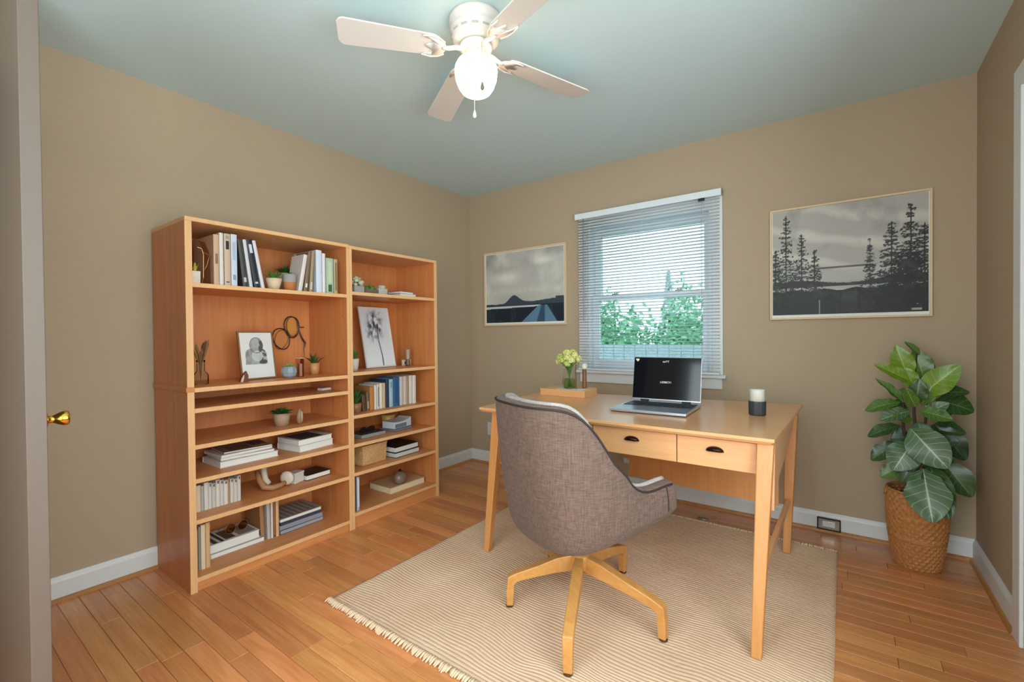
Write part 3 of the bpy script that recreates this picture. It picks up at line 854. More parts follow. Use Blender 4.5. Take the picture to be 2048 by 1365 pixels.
# ------------------------------------------------------------------ pots and little plants
def pot_mesh(r0, r1, h, wall=0.005, n=28):
    return B().lathe([(r0, 0), (r0 + (r1 - r0) * 0.5, h * 0.5), (r1, h), (r1 - wall, h), (r1 - wall - 0.001, h - 0.012), (0.0005, h - 0.012)], n, cap1=True)
def tuft(nb, h, spread, w, seed, curl=0.3):
    r2 = random.Random(seed); bb = B()
    for i in range(nb):
        a = r2.uniform(0, 2 * math.pi); l = h * r2.uniform(0.6, 1.1); s = spread * r2.uniform(0.2, 1.0)
        d = Vector((math.cos(a), math.sin(a), 0)); sd = Vector((-d.y, d.x, 0)); p0 = d * (s * 0.2)
        rings = []
        for k, t_ in enumerate((0, 0.35, 0.7, 1.0)):
            c = p0 + d * s * (t_ ** 1.3) + Vector((0, 0, l * t_ * (1 - curl * t_ * s / max(spread, 1e-4))))
            ww = w * (0.7, 1.0, 0.75, 0.06)[k] * 0.5
            rings.append([c - sd * ww, c + Vector((0, 0, ww * 0.25)) - d * ww * 0.35, c + sd * ww, c - Vector((0, 0, ww * 0.25)) + d * ww * 0.2])
        bb.loft([[tuple(q) for q in r_] for r_ in rings])
    return bb
def plant(name, label, x, y, z, r0, r1, h, potmat, nb, ph, spread, w, leaf, seed, group='small potted plants on the bookcases', curl=0.3, sy=1.0):
    t = thing(name, label, 'plant', (x, y, z + 0.0004), group=group)
    ob('pot', pot_mesh(r0, r1, h), potmat, t, smooth=True)
    ob('soil', B().lathe([(r1 - 0.006, h - 0.013), (r1 - 0.007, h - 0.006), (0.0005, h - 0.003)], 20), SOIL, t)
    o = ob('foliage', tuft(nb, ph, spread, w, seed, curl), leaf, t, (0, 0, h - 0.008))
    return t
TANP = plain('cream_pot', 'd8bf9f', 0.6, bump=0.05)
z = LZ[0]
plant('potted_succulent', 'cream bowl pot of succulents beside the leaning books', -2.440, 1.222, z, 0.026, 0.041, 0.060, TANP, 34, 0.055, 0.045, 0.011, GREEN, 1)
t = plant('potted_succulent', 'small terracotta pot with grey glazed rim on the top shelf', -2.425, 1.300, z, 0.028, 0.034, 0.088, TERRA, 16, 0.02, 0.03, 0.010, DGREEN, 2)
ob('glazed_band', B().lathe([(0.0325, 0.046), (0.0346, 0.066), (0.0356, 0.089), (0.0335, 0.0895)], 28, cap0=False, cap1=False), CONC, t, smooth=True)
plant('potted_succulent', 'tall beige tapered planter with dark succulents on the top shelf', -2.615, 1.382, z, 0.034, 0.050, 0.118, plain('beige_planter', 'b79a80', 0.6), 44, 0.060, 0.055, 0.012, DGREEN, 3)
t = thing('marble_pot', 'little marble cube pot with yellow sprig at shelf left end', 'plant', (-2.420, 0.850, z + 0.0004))
ob('pot', B().loft([[(s * -0.018, s * -0.018, zz), (s * 0.018, s * -0.018, zz), (s * 0.018, s * 0.018, zz), (s * -0.018, s * 0.018, zz)] for s, zz in ((0.92, 0), (1.0, 0.058))]), plain('marble', 'd3c3b4', 0.4, var=0.2, bscale=60), t, bev=0.002)
ob('foliage', tuft(16, 0.045, 0.018, 0.009, 5), plain('yellow_green', 'a9a23c', 0.6, var=0.4), t, (0, 0, 0.056))
t = thing('wire_terrarium', 'bent gold wire and smoky glass terrarium left of top books', 'terrarium', (-2.455, 0.872, z + 0.0004))
gw = plain('gold_wire', 'cfa25a', 0.3, 0.9)
ob('wire_frame', B().tube([(0.04, -0.012, 0.17), (0.042, 0.004, 0.165), (0.042, 0.012, 0.14), (0.042, 0.010, 0.03), (0.03, 0.006, 0.002)], 0.0016, 6).tube([(0.042, 0.012, 0.15), (-0.02, 0.012, 0.215), (-0.02, 0.040, 0.21), (0.042, 0.040, 0.135), (0.042, 0.012, 0.15)], 0.0013, 6).tube([(0.04, 0.012, 0.06), (0.042, 0.026, 0.09), (0.04, 0.038, 0.135)], 0.0018, 6), gw, t)
ob('glass_panel', B().add([(0.042, 0.012, 0.15), (0.042, 0.040, 0.135), (-0.02, 0.040, 0.21), (-0.02, 0.012, 0.215)], [(0, 1, 2, 3)]).add([(0.042, 0.012, 0.005), (0.042, 0.040, 0.005), (0.042, 0.040, 0.135), (0.042, 0.012, 0.15)], [(0, 1, 2, 3)]), thin_glass('smoky_glass', (0.72, 0.58, 0.45), 0.05), t)
ob('base', box(-0.022, 0.044, 0.010, 0.042, 0, 0.004), gw, t)

# ------------------------------------------------------------------ wide bookcase, display shelf
z = LZ[1]
t = thing('glass_bud_vase', 'clear stepped glass vase of brown dried pods on display shelf', 'vase', (-2.545, 0.912, z + 0.0004))
ob('vase', B().lathe([(0.030, 0), (0.033, 0.004), (0.033, 0.045), (0.026, 0.056), (0.018, 0.064), (0.017, 0.105), (0.020, 0.118), (0.018, 0.118), (0.0145, 0.104), (0.0155, 0.066), (0.030, 0.044), (0.030, 0.006), (0.0005, 0.005)], 28), GLASS, t, smooth=True)
pb = plain('dried_pod', '7d5b38', 0.7, var=0.3, bscale=30)
for i in range(9):
    a = i * 2.4; s = 0.018 + 0.028 * ((i * 0.37) % 1)
    dx, dy = math.cos(a) * s, math.sin(a) * s
    hh = 0.175 + 0.05 * ((i * 0.61) % 1)
    ob('pod_stem', B().tube([(0, 0, 0.02), (dx * 0.15, dy * 0.15, 0.10), (dx * 0.6, dy * 0.6, 0.145), (dx, dy, hh - 0.02), (dx * 1.15, dy * 1.15, hh)], [0.0014, 0.002, 0.004, 0.0075, 0.001], 7), plain('olive_pod', '7c7a38', 0.6) if i == 4 else pb, t, smooth=True)
def sketch_figure(n, m):
    yy, xx = np.mgrid[0:1:n * 1j, 0:1:m * 1j]
    im = np.ones((n, m, 3)) * (np.array([222, 219, 215]) / 255)
    nz = fbm(m, n, 14, 33, 4)
    body = (((xx - 0.47) / (0.30 + 0.05 * yy)) ** 2 + ((yy - 0.60) / 0.26) ** 6 < 1) & (yy < 0.70) & (yy > 0.30)
    head = ((xx - 0.50) / 0.20) ** 2 + ((yy - 0.28) / 0.17) ** 2 < 1
    im = mix(im, (112, 112, 110), body * (0.55 + 0.7 * (nz - 0.4)))
    im = mix(im, (150, 150, 148), head * (0.7 + 0.6 * (nz - 0.4)))
    im = mix(im, (60, 62, 60), (head | body) * (xx > 0.60 - 0.1 * yy) * (nz > 0.42) * 0.75)
    im = mix(im, (198, 203, 205), (((xx - 0.5) / 0.17) ** 2 + ((yy - 0.52) / 0.12) ** 2 < 1) * 0.8)
    im = mix(im, (70, 70, 68), ((np.abs(((xx - 0.50) / 0.20) ** 2 + ((yy - 0.28) / 0.17) ** 2 - 1) < 0.09)) * 0.7)
    return im
def sketch_tree(n, m):
    yy, xx = np.mgrid[0:1:n * 1j, 0:1:m * 1j]
    im = np.ones((n, m, 3)) * (np.array([208, 210, 214]) / 255)
    im = mix(im, (226, 226, 226), np.clip((yy - 0.5) * 2, 0, 1))
    nz = fbm(m, n, 16, 51, 4)
    for cx_, cy_, rx_, ry_, k in ((0.40, 0.20, 0.16, 0.12, 0.9), (0.58, 0.17, 0.17, 0.12, 0.9), (0.30, 0.36, 0.13, 0.13, 0.8), (0.55, 0.34, 0.17, 0.16, 0.9), (0.42, 0.30, 0.2, 0.2, 0.6), (0.25, 0.46, 0.09, 0.08, 0.6)):
        e = np.exp(-(((xx - cx_) / rx_) ** 2 + ((yy - cy_) / ry_) ** 2) * 1.2)
        im = mix(im, (38, 40, 38), e * k * (nz * 2.4 - 0.75))
    im = mix(im, (70, 72, 70), (np.abs(xx - (0.52 + 0.06 * yy + 0.02 * np.sin(yy * 9))) < 0.014 + 0.01 * yy) * (yy > 0.3) * 0.75)
    im = mix(im, (110, 110, 110), (np.abs(xx - (0.36 - 0.05 * yy)) < 0.005) * (yy > 0.4) * (yy < 0.62) * 0.6)
    return im
FB = plain('bronze_brown_frame', '8a5c34', 0.45)
def leaning_frame(name, label, x, y, z, w, h, lean, rz, art, fmat, fw):
    # picture facing +x, leaning back
    t = thing(name, label, 'picture', (x, y, z + 0.0032), rot=(0, R(-lean), R(rz)))
    fr = ob('frame', frame_mesh(w, h, fw, 0.012), fmat, t, (0, 0, h / 2), (0, 0, R(90)), bev=0.001)
    ob('backing', box(-0.011, -0.006, -w / 2 + fw, w / 2 - fw, fw, h - fw), CREAMP, t)
    me = print_mesh('print', w - fw * 2, h - fw * 2, art)
    ob('print', me, PRINT, t, (-0.005, 0, h / 2), (0, 0, R(90)))
    return t
leaning_frame('framed_figure_sketch', 'small brown framed pencil figure sketch leaning on display shelf', -2.545, 1.195, z, 0.195, 0.262, 9, 6, sketch_figure(150, 110), FB, 0.008)
t = thing('wooden_bird', 'small brown wooden bookend at the foot of sketch frame', 'bookend', (-2.490, 1.085, z + 0.0004))
ob('body', B().prism([(-0.02, 0), (0.02, 0), (0.022, 0.03), (0.012, 0.055), (-0.002, 0.040), (-0.012, 0.02)], -0.008, 0.008, 'x'), plain('dark_red_wood', '6e3f2a', 0.5), t, bev=0.002)
ob('leaf_inlay', B().prism([(-0.018, 0), (-0.006, 0), (0.0, 0.026), (-0.002, 0.036), (-0.012, 0.02)], 0.0085, 0.011, 'x'), plain('pink_inlay', 'd9b9a6', 0.5), t)
t = plant('potted_succulent', 'round grey stone bowl of pale succulents on display shelf', -2.500, 1.330, z, 0.028, 0.040, 0.001, CONC, 1, 0.001, 0.001, 0.001, LGREEN, 6)
for c_ in list(t.children):
    bpy.data.objects.remove(c_, do_unlink=True)
ob('pot', B().lathe([(0.020, 0), (0.036, 0.012), (0.042, 0.032), (0.038, 0.056), (0.032, 0.064), (0.028, 0.062), (0.0005, 0.056)], 10), plain('blue_grey_stone', '8d959b', 0.5, var=0.25, bscale=40), t)
ob('foliage', tuft(22, 0.035, 0.045, 0.016, 8, 0.6), LGREEN, t, (0, 0, 0.056))
t = thing('acrylic_block', 'clear pinkish glass block beside the grey stone bowl', 'ornament', (-2.505, 1.400, z + 0.0004))
ob('block', box(-0.03, 0.012, -0.014, 0.014, 0, 0.105), thin_glass('pinkish_glass', (0.86, 0.72, 0.66), 0.12, 0.1), t, bev=0.002)
ob('top_edge', box(-0.03, 0.012, -0.014, 0.014, 0.1052, 0.108), CLAYW, t)
ob('speckle_core', box(-0.022, 0.004, -0.007, 0.007, 0.004, 0.075), plain('speckled_pink', 'c79f8e', 0.6, var=0.3, bscale=150), t)
plant('potted_succulent', 'tan cup pot with spiky green aloe at display shelf right', -2.590, 1.535, z, 0.024, 0.030, 0.070, plain('tan_cup', 'c28a55', 0.5), 26, 0.075, 0.065, 0.011, DGREEN, 9)
# bent wire sculpture hung against the back panel
t = thing('wire_sculpture', 'bent black wire loops hanging on the display shelf back', 'ornament', (BXB + 0.012, 1.470, 1.13))
ww = plain('black_brown_wire', '2b1710', 0.4)
def loop(cy, cz, ry, rz_, n=26, x=0.012, ph=0.0, tilt=0.0):
    pts = []
    for i in range(n):
        a = 2 * math.pi * i / n
        u, v = ry * math.cos(a + ph), rz_ * math.sin(a + ph)
        pts.append((x + 0.004 * math.sin(2 * a), cy + u * math.cos(tilt) - v * math.sin(tilt), cz + u * math.sin(tilt) + v * math.cos(tilt)))
    return pts
ob('wire_loop', B().tube(loop(-0.042, 0.018, 0.050, 0.066, tilt=0.4), 0.0032, 6, True), ww, t)
ob('wire_loop', B().tube(loop(-0.046, 0.014, 0.040, 0.060, x=0.018, tilt=-0.3), 0.0014, 6, True), ww, t)
ob('wire_loop', B().tube(loop(0.022, 0.090, 0.046, 0.066, tilt=0.15), 0.0034, 6, True), ww, t)
ob('wire_loop', B().tube(loop(0.027, 0.093, 0.040, 0.060, x=0.018, tilt=0.0), 0.0016, 6, True), ww, t)
ob('amber_lens', B().prism([(0.022 + 0.029 * math.copysign(abs(math.cos(q)) ** 0.6, math.cos(q)), 0.100 + 0.052 * math.copysign(abs(math.sin(q)) ** 0.7, math.sin(q))) for q in [2 * math.pi * i / 24 for i in range(24)]], 0.008, 0.011, 'x'), plain('amber', 'c98a3c', 0.3), t)
ob('wire_tail', B().tube([(0.012, 0.058, 0.120), (0.014, 0.070, 0.062), (0.014, 0.086, 0.022), (0.014, 0.108, -0.012), (0.012, 0.099, -0.05), (0.012, 0.103, -0.10)], [0.003, 0.0035, 0.005, 0.006, 0.002, 0.001], 6), ww, t)
ob('hook', B().tube([(0.001, 0.108, 0.090), (0.012, 0.094, 0.090), (0.014, 0.066, 0.090)], 0.0028, 6), ww, t)

# ------------------------------------------------------------------ wide bookcase, lower shelves
t = thing('white_remote', 'slim white remote lying on the narrow sub shelf', 'remote', (-2.52, 1.563, LZ[2] + 0.0004), R(12))
ob('body', box(-0.03, 0.012, -0.036, 0.036, 0, 0.014), CLAYW, t, bev=0.004)
ob('button_pad', box(-0.024, 0.006, -0.026, 0.010, 0.0141, 0.0155), CONC, t, bev=0.001)
t = plant('potted_succulent', 'beige pot with bushy green leaves on fourth shelf', -2.500, 1.285, LZ[3], 0.034, 0.045, 0.070, plain('taupe_pot', 'a98b6e', 0.65, bump=0.05), 60, 0.050, 0.072, 0.016, DGREEN, 15, curl=0.7)
t = thing('stone_ring', 'upright tan pebble ornament beside the bushy potted plant', 'ornament', (-2.462, 1.367, LZ[3] + 0.0004), R(25))
ob('pebble', B().lathe([(0.0005, 0), (0.010, 0.004), (0.0155, 0.022), (0.0165, 0.045), (0.013, 0.070), (0.007, 0.084), (0.0005, 0.089)], 18, sy=1.3), plain('tan_stone', '8f7658', 0.45, var=0.2, bscale=40), t, smooth=True)
ob('pebble_face', B().lathe([(0.0005, 0.012), (0.007, 0.018), (0.009, 0.045), (0.006, 0.068), (0.0005, 0.074)], 14, (0.0105, 0, 0)), plain('pale_stone', 'b89a78', 0.5), t, smooth=True)
G = 'books lying on the fifth shelf'
z = LZ[4]
flat_book('large white hardback at the bottom of left fifth-shelf stack', -2.470, 1.105, z, 0.290, 0.20, 0.030, 'd9d7d3', rz=R(1), group=G)
flat_book('grey magazine second from bottom of left fifth-shelf stack', -2.478, 1.100, z + 0.0306, 0.262, 0.19, 0.014, 'b6aca0', rz=R(-3), soft=True, group=G)
flat_book('white soft book third up in left fifth-shelf stack', -2.480, 1.098, z + 0.0452, 0.258, 0.185, 0.015, 'cfc6bb', rz=R(2), group=G)
flat_book('topmost brown covered magazine of left fifth-shelf stack', -2.486, 1.105, z + 0.0608, 0.235, 0.18, 0.008, '8d7b69', rz=R(-4), soft=True, art=((0.05, 0.6, 0.15, 0.6, '6a5846'), (0.3, 0.9, 0.66, 0.95, '5b5148')), group=G)
flat_book('thick white hardback under the slate covered book', -2.450, 1.462, z, 0.225, 0.20, 0.035, 'dcdad6', rz=R(7), group=G)
flat_book('slate covered art book, top of right fifth-shelf stack', -2.455, 1.458, z + 0.0356, 0.220, 0.195, 0.030, 'd5d5d6', rz=R(5), art=((0.06, 0.9, 0.1, 0.78, '3b3f45'),), group=G)
G = 'row of small pale books on the sixth shelf'
z = LZ[5]
ys = 0.832
ws = [0.027, 0.019, 0.013, 0.018, 0.013, 0.017, 0.017, 0.016, 0.018, 0.008, 0.016, 0.017, 0.014]
cs = ['dccfb9', 'd8c9ad', 'a9a59e', 'd2cdc4', 'cfcac2', 'c2bcb2', 'd4cfc7', 'cac4ba', 'd5d0c8', 'b08a68', 'cdc7be', 'c8c2ba', 'cfc8be']
od = ['leftmost', 'second', 'third', 'fourth', 'fifth', 'sixth', 'seventh', 'eighth', 'ninth', 'tenth', 'eleventh', 'twelfth', 'rightmost']
for i in range(13):
    lb = ('%s small pale book in the sixth-shelf row' % od[i]) if i in (0, 12) else ('%s small pale book from left in the sixth-shelf row' % od[i])
    book(lb, ys, ys + ws[i], z, 0.132 - 0.006 * ((i * 7) % 3) - (0.004 if i > 8 else 0), 0.15, cs[i], x=-2.478, marks=((0.86, 0.97, '6d6a66'),) if i > 3 else (), group=G)
    ys += ws[i] + 0.0012
t = thing('carved_ornament', 'carved wooden cradle ornament with white disc on sixth shelf', 'ornament', (-2.52, 1.245, z + 0.0004), R(6))
ob('cradle', B().tube([(-0.06, -0.055, 0.10), (-0.03, -0.062, 0.06), (0.0, -0.055, 0.024), (0.024, -0.025, 0.016), (0.03, 0.02, 0.018), (0.028, 0.05, 0.026)], [0.013, 0.015, 0.016, 0.016, 0.014, 0.010], 12), plain('carved_wood', 'a8794e', 0.55), t, smooth=True)
ob('inner_sleeve', B().tube([(-0.045, -0.025, 0.135), (-0.03, -0.036, 0.10), (-0.012, -0.038, 0.06), (0.006, -0.028, 0.036)], [0.014, 0.015, 0.015, 0.012], 10), plain('bone_white', 'c9bda9', 0.5), t, smooth=True)
ob('disc', B().lathe([(0.0005, -0.013), (0.022, -0.012), (0.036, -0.006), (0.038, 0.0), (0.036, 0.007), (0.022, 0.012), (0.0005, 0.013)], 24), plain('bone_disc', 'd3c6b2', 0.5), t, (0.026, 0.062, 0.046), (R(90), R(12), R(28)), smooth=True)
t = thing('white_box', 'small white gift box behind the disc ornament', 'box', (-2.535, 1.375, z + 0.0004), R(20))
ob('body', box(-0.03, 0.03, -0.035, 0.035, 0, 0.048), CLAYW, t, bev=0.002)
ob('lid', box(-0.032, 0.032, -0.037, 0.037, 0.0485, 0.060), CLAYW, t, bev=0.002)
t = thing('wall_tag', 'small cream square tag fixed to sixth-shelf back', 'tag', (BXB + 0.0105, 1.565, 0.425))
ob('card', box(0.0003, 0.006, -0.024, 0.024, -0.024, 0.024), CLAYW, t, bev=0.003)
ob('screw', B().lathe([(0.003, 0), (0.003, 0.001), (0.0005, 0.0015)], 10), CHROME, t, (0.006, 0, 0.012), (0, R(90), 0))
flat_book('black notebook lying at the right of sixth shelf', -2.500, 1.500, z, 0.160, 0.14, 0.030, '17171a', rz=R(4))
G = 'books on the bottom shelf of the wide bookcase'
z = LZ[6]
book('tan weathered book leftmost on the bottom shelf', 0.828, 0.851, z, 0.196, 0.20, '9c8468', x=-2.440, group=G)
book('grey green thin book second on the bottom shelf', 0.853, 0.862, z, 0.206, 0.20, '8d8f86', x=-2.440, group=G)
book('cream hardback third on the bottom shelf', 0.864, 0.882, z, 0.210, 0.20, 'd9c6a4', x=-2.440, group=G)
book('pale tan hardback with rounded spine beside bottom magazines', 0.884, 0.902, z, 0.214, 0.20, 'cfa678', x=-2.440, group=G)
flat_book('lower silver magazine lying on the bottom shelf', -2.515, 1.060, z, 0.262, 0.19, 0.022, 'b0a9a6', rz=R(0), soft=True, group=G)
flat_book('thick white magazine with striped cover on the bottom shelf', -2.525, 1.046, z + 0.0228, 0.250, 0.185, 0.042, 'd5d3d3', rz=R(1), art=((0.05, 0.95, 0.12, 0.2, '4a4640'), (0.05, 0.95, 0.26, 0.32, '35322e'), (0.1, 0.8, 0.36, 0.55, '5a4a3c'), (0.1, 0.8, 0.62, 0.95, '8c857c')), group=G)
t = thing('round_glasses', 'amber round eyeglasses on the striped magazine', 'glasses', (-2.595, 1.085, z + 0.0656))
for s in (-1, 1):
    pts = [(0.0, s * 0.030 + 0.025 * math.cos(q), 0.026 + 0.025 * math.sin(q)) for q in [2 * math.pi * i / 22 for i in range(22)]]
    r_ = ob('rim', B().tube(pts, 0.0016, 6, True), plain('tortoise', '6b4a2a', 0.35), t)
    ob('lens', B().prism([(s * 0.030 + 0.024 * math.cos(q), 0.026 + 0.024 * math.sin(q)) for q in [2 * math.pi * i / 22 for i in range(22)]], -0.0006, 0.0006, 'x'), thin_glass('amber_lens_glass', (0.72, 0.55, 0.36), 0.08), t)
    ob('temple_arm', B().tube([(0, s * 0.055, 0.034), (-0.05, s * 0.056, 0.030), (-0.09, s * 0.054, 0.002)], 0.0014, 6), plain('tortoise', '6b4a2a', 0.35), t)
ob('bridge', B().tube([(0, -0.007, 0.032), (0.002, 0, 0.036), (0, 0.007, 0.032)], 0.0013, 6), plain('tortoise', '6b4a2a', 0.35), t)
book('brown leather book before the striped magazines end', 1.182, 1.203, z, 0.196, 0.17, 'a4744c', x=-2.535, lean=2, group=G)
book('silver book in the middle of the bottom shelf', 1.207, 1.224, z, 0.200, 0.18, 'b7b2ab', x=-2.515, lean=1, group=G)
book('white slim book in the middle of the bottom shelf', 1.226, 1.236, z, 0.206, 0.18, 'd8d3cb', x=-2.512, group=G)
book('reddish brown book in the middle of the bottom shelf', 1.238, 1.248, z, 0.210, 0.18, '9a5f3c', x=-2.512, marks=((0.02, 0.06, '1d1d1d'),), group=G)
book('pale oak coloured book right of the bottom shelf middle', 1.250, 1.266, z, 0.220, 0.18, 'd6ac7c', x=-2.508, group=G)
flat_book('black lettered magazine lowest in right bottom stack', -2.512, 1.404, z, 0.262, 0.21, 0.022, '2b2b30', page='9a98a0', soft=True, rz=R(1), group=G)
flat_book('silver spined magazine second in right bottom stack', -2.515, 1.402, z + 0.0228, 0.262, 0.21, 0.024, 'a9a6b0', page='8d8b96', soft=True, rz=R(0), group=G)
flat_book('navy thin book third in right bottom stack', -2.517, 1.404, z + 0.0474, 0.256, 0.205, 0.014, '23263a', page='3a3d4e', soft=True, rz=R(2), group=G)
flat_book('grey streaked cover book topmost in right bottom stack', -2.520, 1.402, z + 0.0620, 0.252, 0.20, 0.020, '8f8b86', rz=R(1), art=tuple((0.06, 0.94, 0.05 + 0.13 * i, 0.10 + 0.13 * i, '6d6a66') for i in range(7)), group=G)

# ------------------------------------------------------------------ narrow bookcase
z = RZ[0]
def blob(r, n, seed, sq=0.8):
    r2 = random.Random(seed); bb = B()
    for i in range(n):
        a = r2.uniform(0, 2 * math.pi); ph = math.acos(r2.uniform(-0.2, 1)); k = r * r2.uniform(0.6, 1.0)
        c = (k * math.sin(ph) * math.cos(a), k * math.sin(ph) * math.sin(a), k * math.cos(ph) * 1.1)
        s = r * r2.uniform(0.22, 0.4)
        bb.lathe([(0.0005, -s * sq), (s * 0.8, -s * sq * 0.5), (s, 0), (s * 0.8, s * sq * 0.6), (0.0005, s * sq)], 8, c)
    return bb
t = thing('cabbage_succulent', 'pale cabbage-like succulent in grey stone pot', 'plant', (-2.44, 1.732, z + 0.0004), group='small potted plants on the bookcases')
ob('pot', box(-0.034, 0.034, -0.036, 0.036, 0, 0.042), CONC, t, bev=0.004)
ob('foliage', blob(0.042, 34, 4), plain('pale_rosette', 'b4b79a', 0.6, var=0.3, bscale=40), t, (0, -0.002, 0.052), smooth=True)
t = thing('moss_planter', 'low dark planter box of bright moss on top shelf', 'plant', (-2.455, 1.838, z + 0.0004), group='small potted plants on the bookcases')
ob('pot', box(-0.03, 0.03, -0.052, 0.052, 0, 0.032), plain('dark_planter', '6c5b4e', 0.6, var=0.2), t, bev=0.003)
mm = blob(0.03, 30, 9)
mm.v = [(v[0] * 0.9, v[1] * 1.7, v[2] * 0.75) for v in mm.v]
ob('foliage', mm, GREEN, t, (0, 0, 0.034), smooth=True)
t = thing('concrete_block_vase', 'rough pale concrete block pot beside the moss planter', 'pot', (-2.46, 1.930, z + 0.0004))
ob('block', box(-0.028, 0.028, -0.036, 0.036, 0, 0.042), plain('pale_concrete', 'b7aea4', 0.85, bump=0.3, var=0.2), t, bev=0.003)
ob('rough_top', B().lathe([(0.024, 0.0422), (0.027, 0.052), (0.024, 0.062), (0.019, 0.064), (0.017, 0.05), (0.0005, 0.046)], 9, (0, 0.01, 0)), plain('pale_concrete', 'b7aea4'), t)
flat_book('white slim paperback lying on narrow bookcase top shelf', -2.445, 2.155, z, 0.145, 0.13, 0.022, 'd9d4cf', rz=R(0))
flat_book('blue edged paperback on top of the white slim paperback', -2.452, 2.150, z + 0.0228, 0.132, 0.12, 0.015, '5d6f90', rz=R(6))
z = RZ[1]
plant('potted_succulent', 'white pot with grass-like succulent at narrow bookcase left', -2.505, 1.752, z, 0.024, 0.032, 0.075, CLAYW, 30, 0.075, 0.04, 0.010, GREEN, 17)
leaning_frame('framed_tree_drawing', 'white framed ink drawing of a tree leaning on shelf', -2.585, 2.035, z, 0.262, 0.425, 11, 4, sketch_tree(190, 120), plain('white_frame', 'd9d2ca', 0.5), 0.010)
t = thing('frosted_candle', 'tall taupe frosted candle right of the tree drawing', 'candle', (-2.545, 2.232, z + 0.0004))
ob('wax', B().lathe([(0.013, 0), (0.014, 0.05), (0.017, 0.118), (0.015, 0.12), (0.0005, 0.116)], 20), plain('taupe_wax', 'a48e80', 0.4), t, smooth=True)
ob('foot', B().lathe([(0.015, 0), (0.016, 0.01), (0.0145, 0.042), (0.0140, 0.05)], 20, cap1=False), plain('brown_glass', '6d4833', 0.3), t, smooth=True)
ob('wick', B().tube([(0, 0, 0.114), (0.001, 0, 0.124)], 0.0008, 5), BLACK, t)
t = thing('desk_clock', 'tiny white block clock at right end of shelf', 'clock', (-2.60, 2.275, z + 0.0004), R(8))
ob('case', box(-0.02, 0.0, -0.04, 0.04, 0, 0.042), CLAYW, t, bev=0.002)
ob('display', box(0.0002, 0.001, -0.030, 0.030, 0.010, 0.030), BLACK, t)
z = RZ[2]
plant('potted_succulent', 'wooden tub of long green blades on narrow bookcase', -2.445, 1.718, z, 0.031, 0.037, 0.062, wood('tub_wood', '9a6f45', '7f5632', 'z', 20), 36, 0.110, 0.055, 0.015, DGREEN, 22, curl=0.35)
G = 'books on the third shelf of the narrow bookcase'
sp = [('brown slanted book next to the wooden tub plant', 1.780, 1.802, 0.105, '5d3f28', 4, ()),
      ('small dark book with tan label next to slanted book', 1.806, 1.822, 0.120, '6a5240', 2, ((0.1, 0.5, 'b59a76'),)),
      ('orange brown book on the narrow bookcase third shelf', 1.826, 1.852, 0.150, 'b4773f', 0, ()),
      ('white slim book right of the orange brown book', 1.854, 1.868, 0.158, 'd5cdc2', 0, ()),
      ('dark edged white book second after the orange one', 1.870, 1.886, 0.160, 'cfc8c0', 0, ((0.1, 0.9, '8a847c'),)),
      ('cream book third after the orange one', 1.888, 1.908, 0.166, 'dccfb8', 0, ()),
      ('tan book just left of the navy book', 1.910, 1.926, 0.166, 'c9a982', 0, ()),
      ('navy blue book starting the blue group', 1.930, 1.950, 0.186, '243852', 0, ()),
      ('light teal book in the blue group', 1.952, 1.978, 0.186, '9db8bd', 0, ((0.7, 0.9, '6f9aa8'),)),
      ('deep blue tall book in the blue group', 1.980, 2.022, 0.196, '2f5f8a', 0, ((0.1, 0.9, '27507a'),)),
      ('grey white book right of the blue group', 2.026, 2.050, 0.196, 'c2bcb8', 0, ()),
      ('pale rose book after the grey white book', 2.052, 2.078, 0.197, 'c9b7aa', 0, ()),
      ('thin brown edged book near the row end', 2.080, 2.092, 0.197, 'a08468', 0, ()),
      ('ivory book second from the row end', 2.094, 2.118, 0.197, 'd7cdbd', 0, ()),
      ('cream book at the right end of third shelf row', 2.120, 2.146, 0.196, 'd9d1c6', 0, ())]
for (lb, a, b_, h_, c_, ln_, mk) in sp:
    s_ = 2.228 / 2.146
    book(lb, 1.780 + (a - 1.780) * 1.22, 1.780 + (b_ - 1.780) * 1.22 - 0.001, z, h_, 0.17, c_, x=-2.455, lean=ln_, marks=mk, group=G)
z = RZ[3]
flat_book('dark patterned magazine under the folded sunglasses', -2.455, 1.862, z, 0.195, 0.15, 0.024, '3a3836', page='8f8c88', rz=R(2), soft=True)
t = thing('sunglasses', 'folded black sunglasses on the dark patterned magazine', 'sunglasses', (-2.50, 1.845, z + 0.0250), R(5))
for s in (-1, 1):
    ob('lens', B().prism([(s * 0.034 + 0.028 * math.cos(q), 0.020 + 0.019 * math.sin(q)) for q in [2 * math.pi * i / 18 for i in range(18)]], -0.002, 0.002, 'x'), plain('dark_lens', '1a1410', 0.1), t, bev=0.001)
    ob('temple_arm', box(-0.010, -0.006, -0.06 if s < 0 else -0.05, 0.05 if s < 0 else 0.06, 0.006, 0.013), BLACK, t, rot=(0, 0, R(3 * s)))
ob('bridge', box(-0.002, 0.002, -0.008, 0.008, 0.026, 0.031), BLACK, t)
flat_book('dark slate flat book under the white curved box', -2.458, 2.115, z, 0.170, 0.15, 0.016, '4e545c', page='777b82', rz=R(6))
t = thing('white_curved_box', 'white scoop-topped box on the dark slate book', 'box', (-2.470, 2.115, z + 0.0168), R(8))
ob('body', B().prism([(-0.085, 0), (0.085, 0), (0.085, 0.062), (0.06, 0.052), (0.02, 0.044), (-0.03, 0.042), (-0.085, 0.046)], -0.11, 0.0, 'x'), plain('grey_white_box', 'c3c6cc', 0.5), t, bev=0.002)
ob('inset_panel', box(0.0002, 0.0012, -0.078, 0.035, 0.004, 0.030), plain('slate_inset', '6d7480', 0.5), t)
t = thing('yellow_bowl', 'small yellowish bowl on shelf behind the white box', 'bowl', (-2.66, 2.14, z + 0.0004))
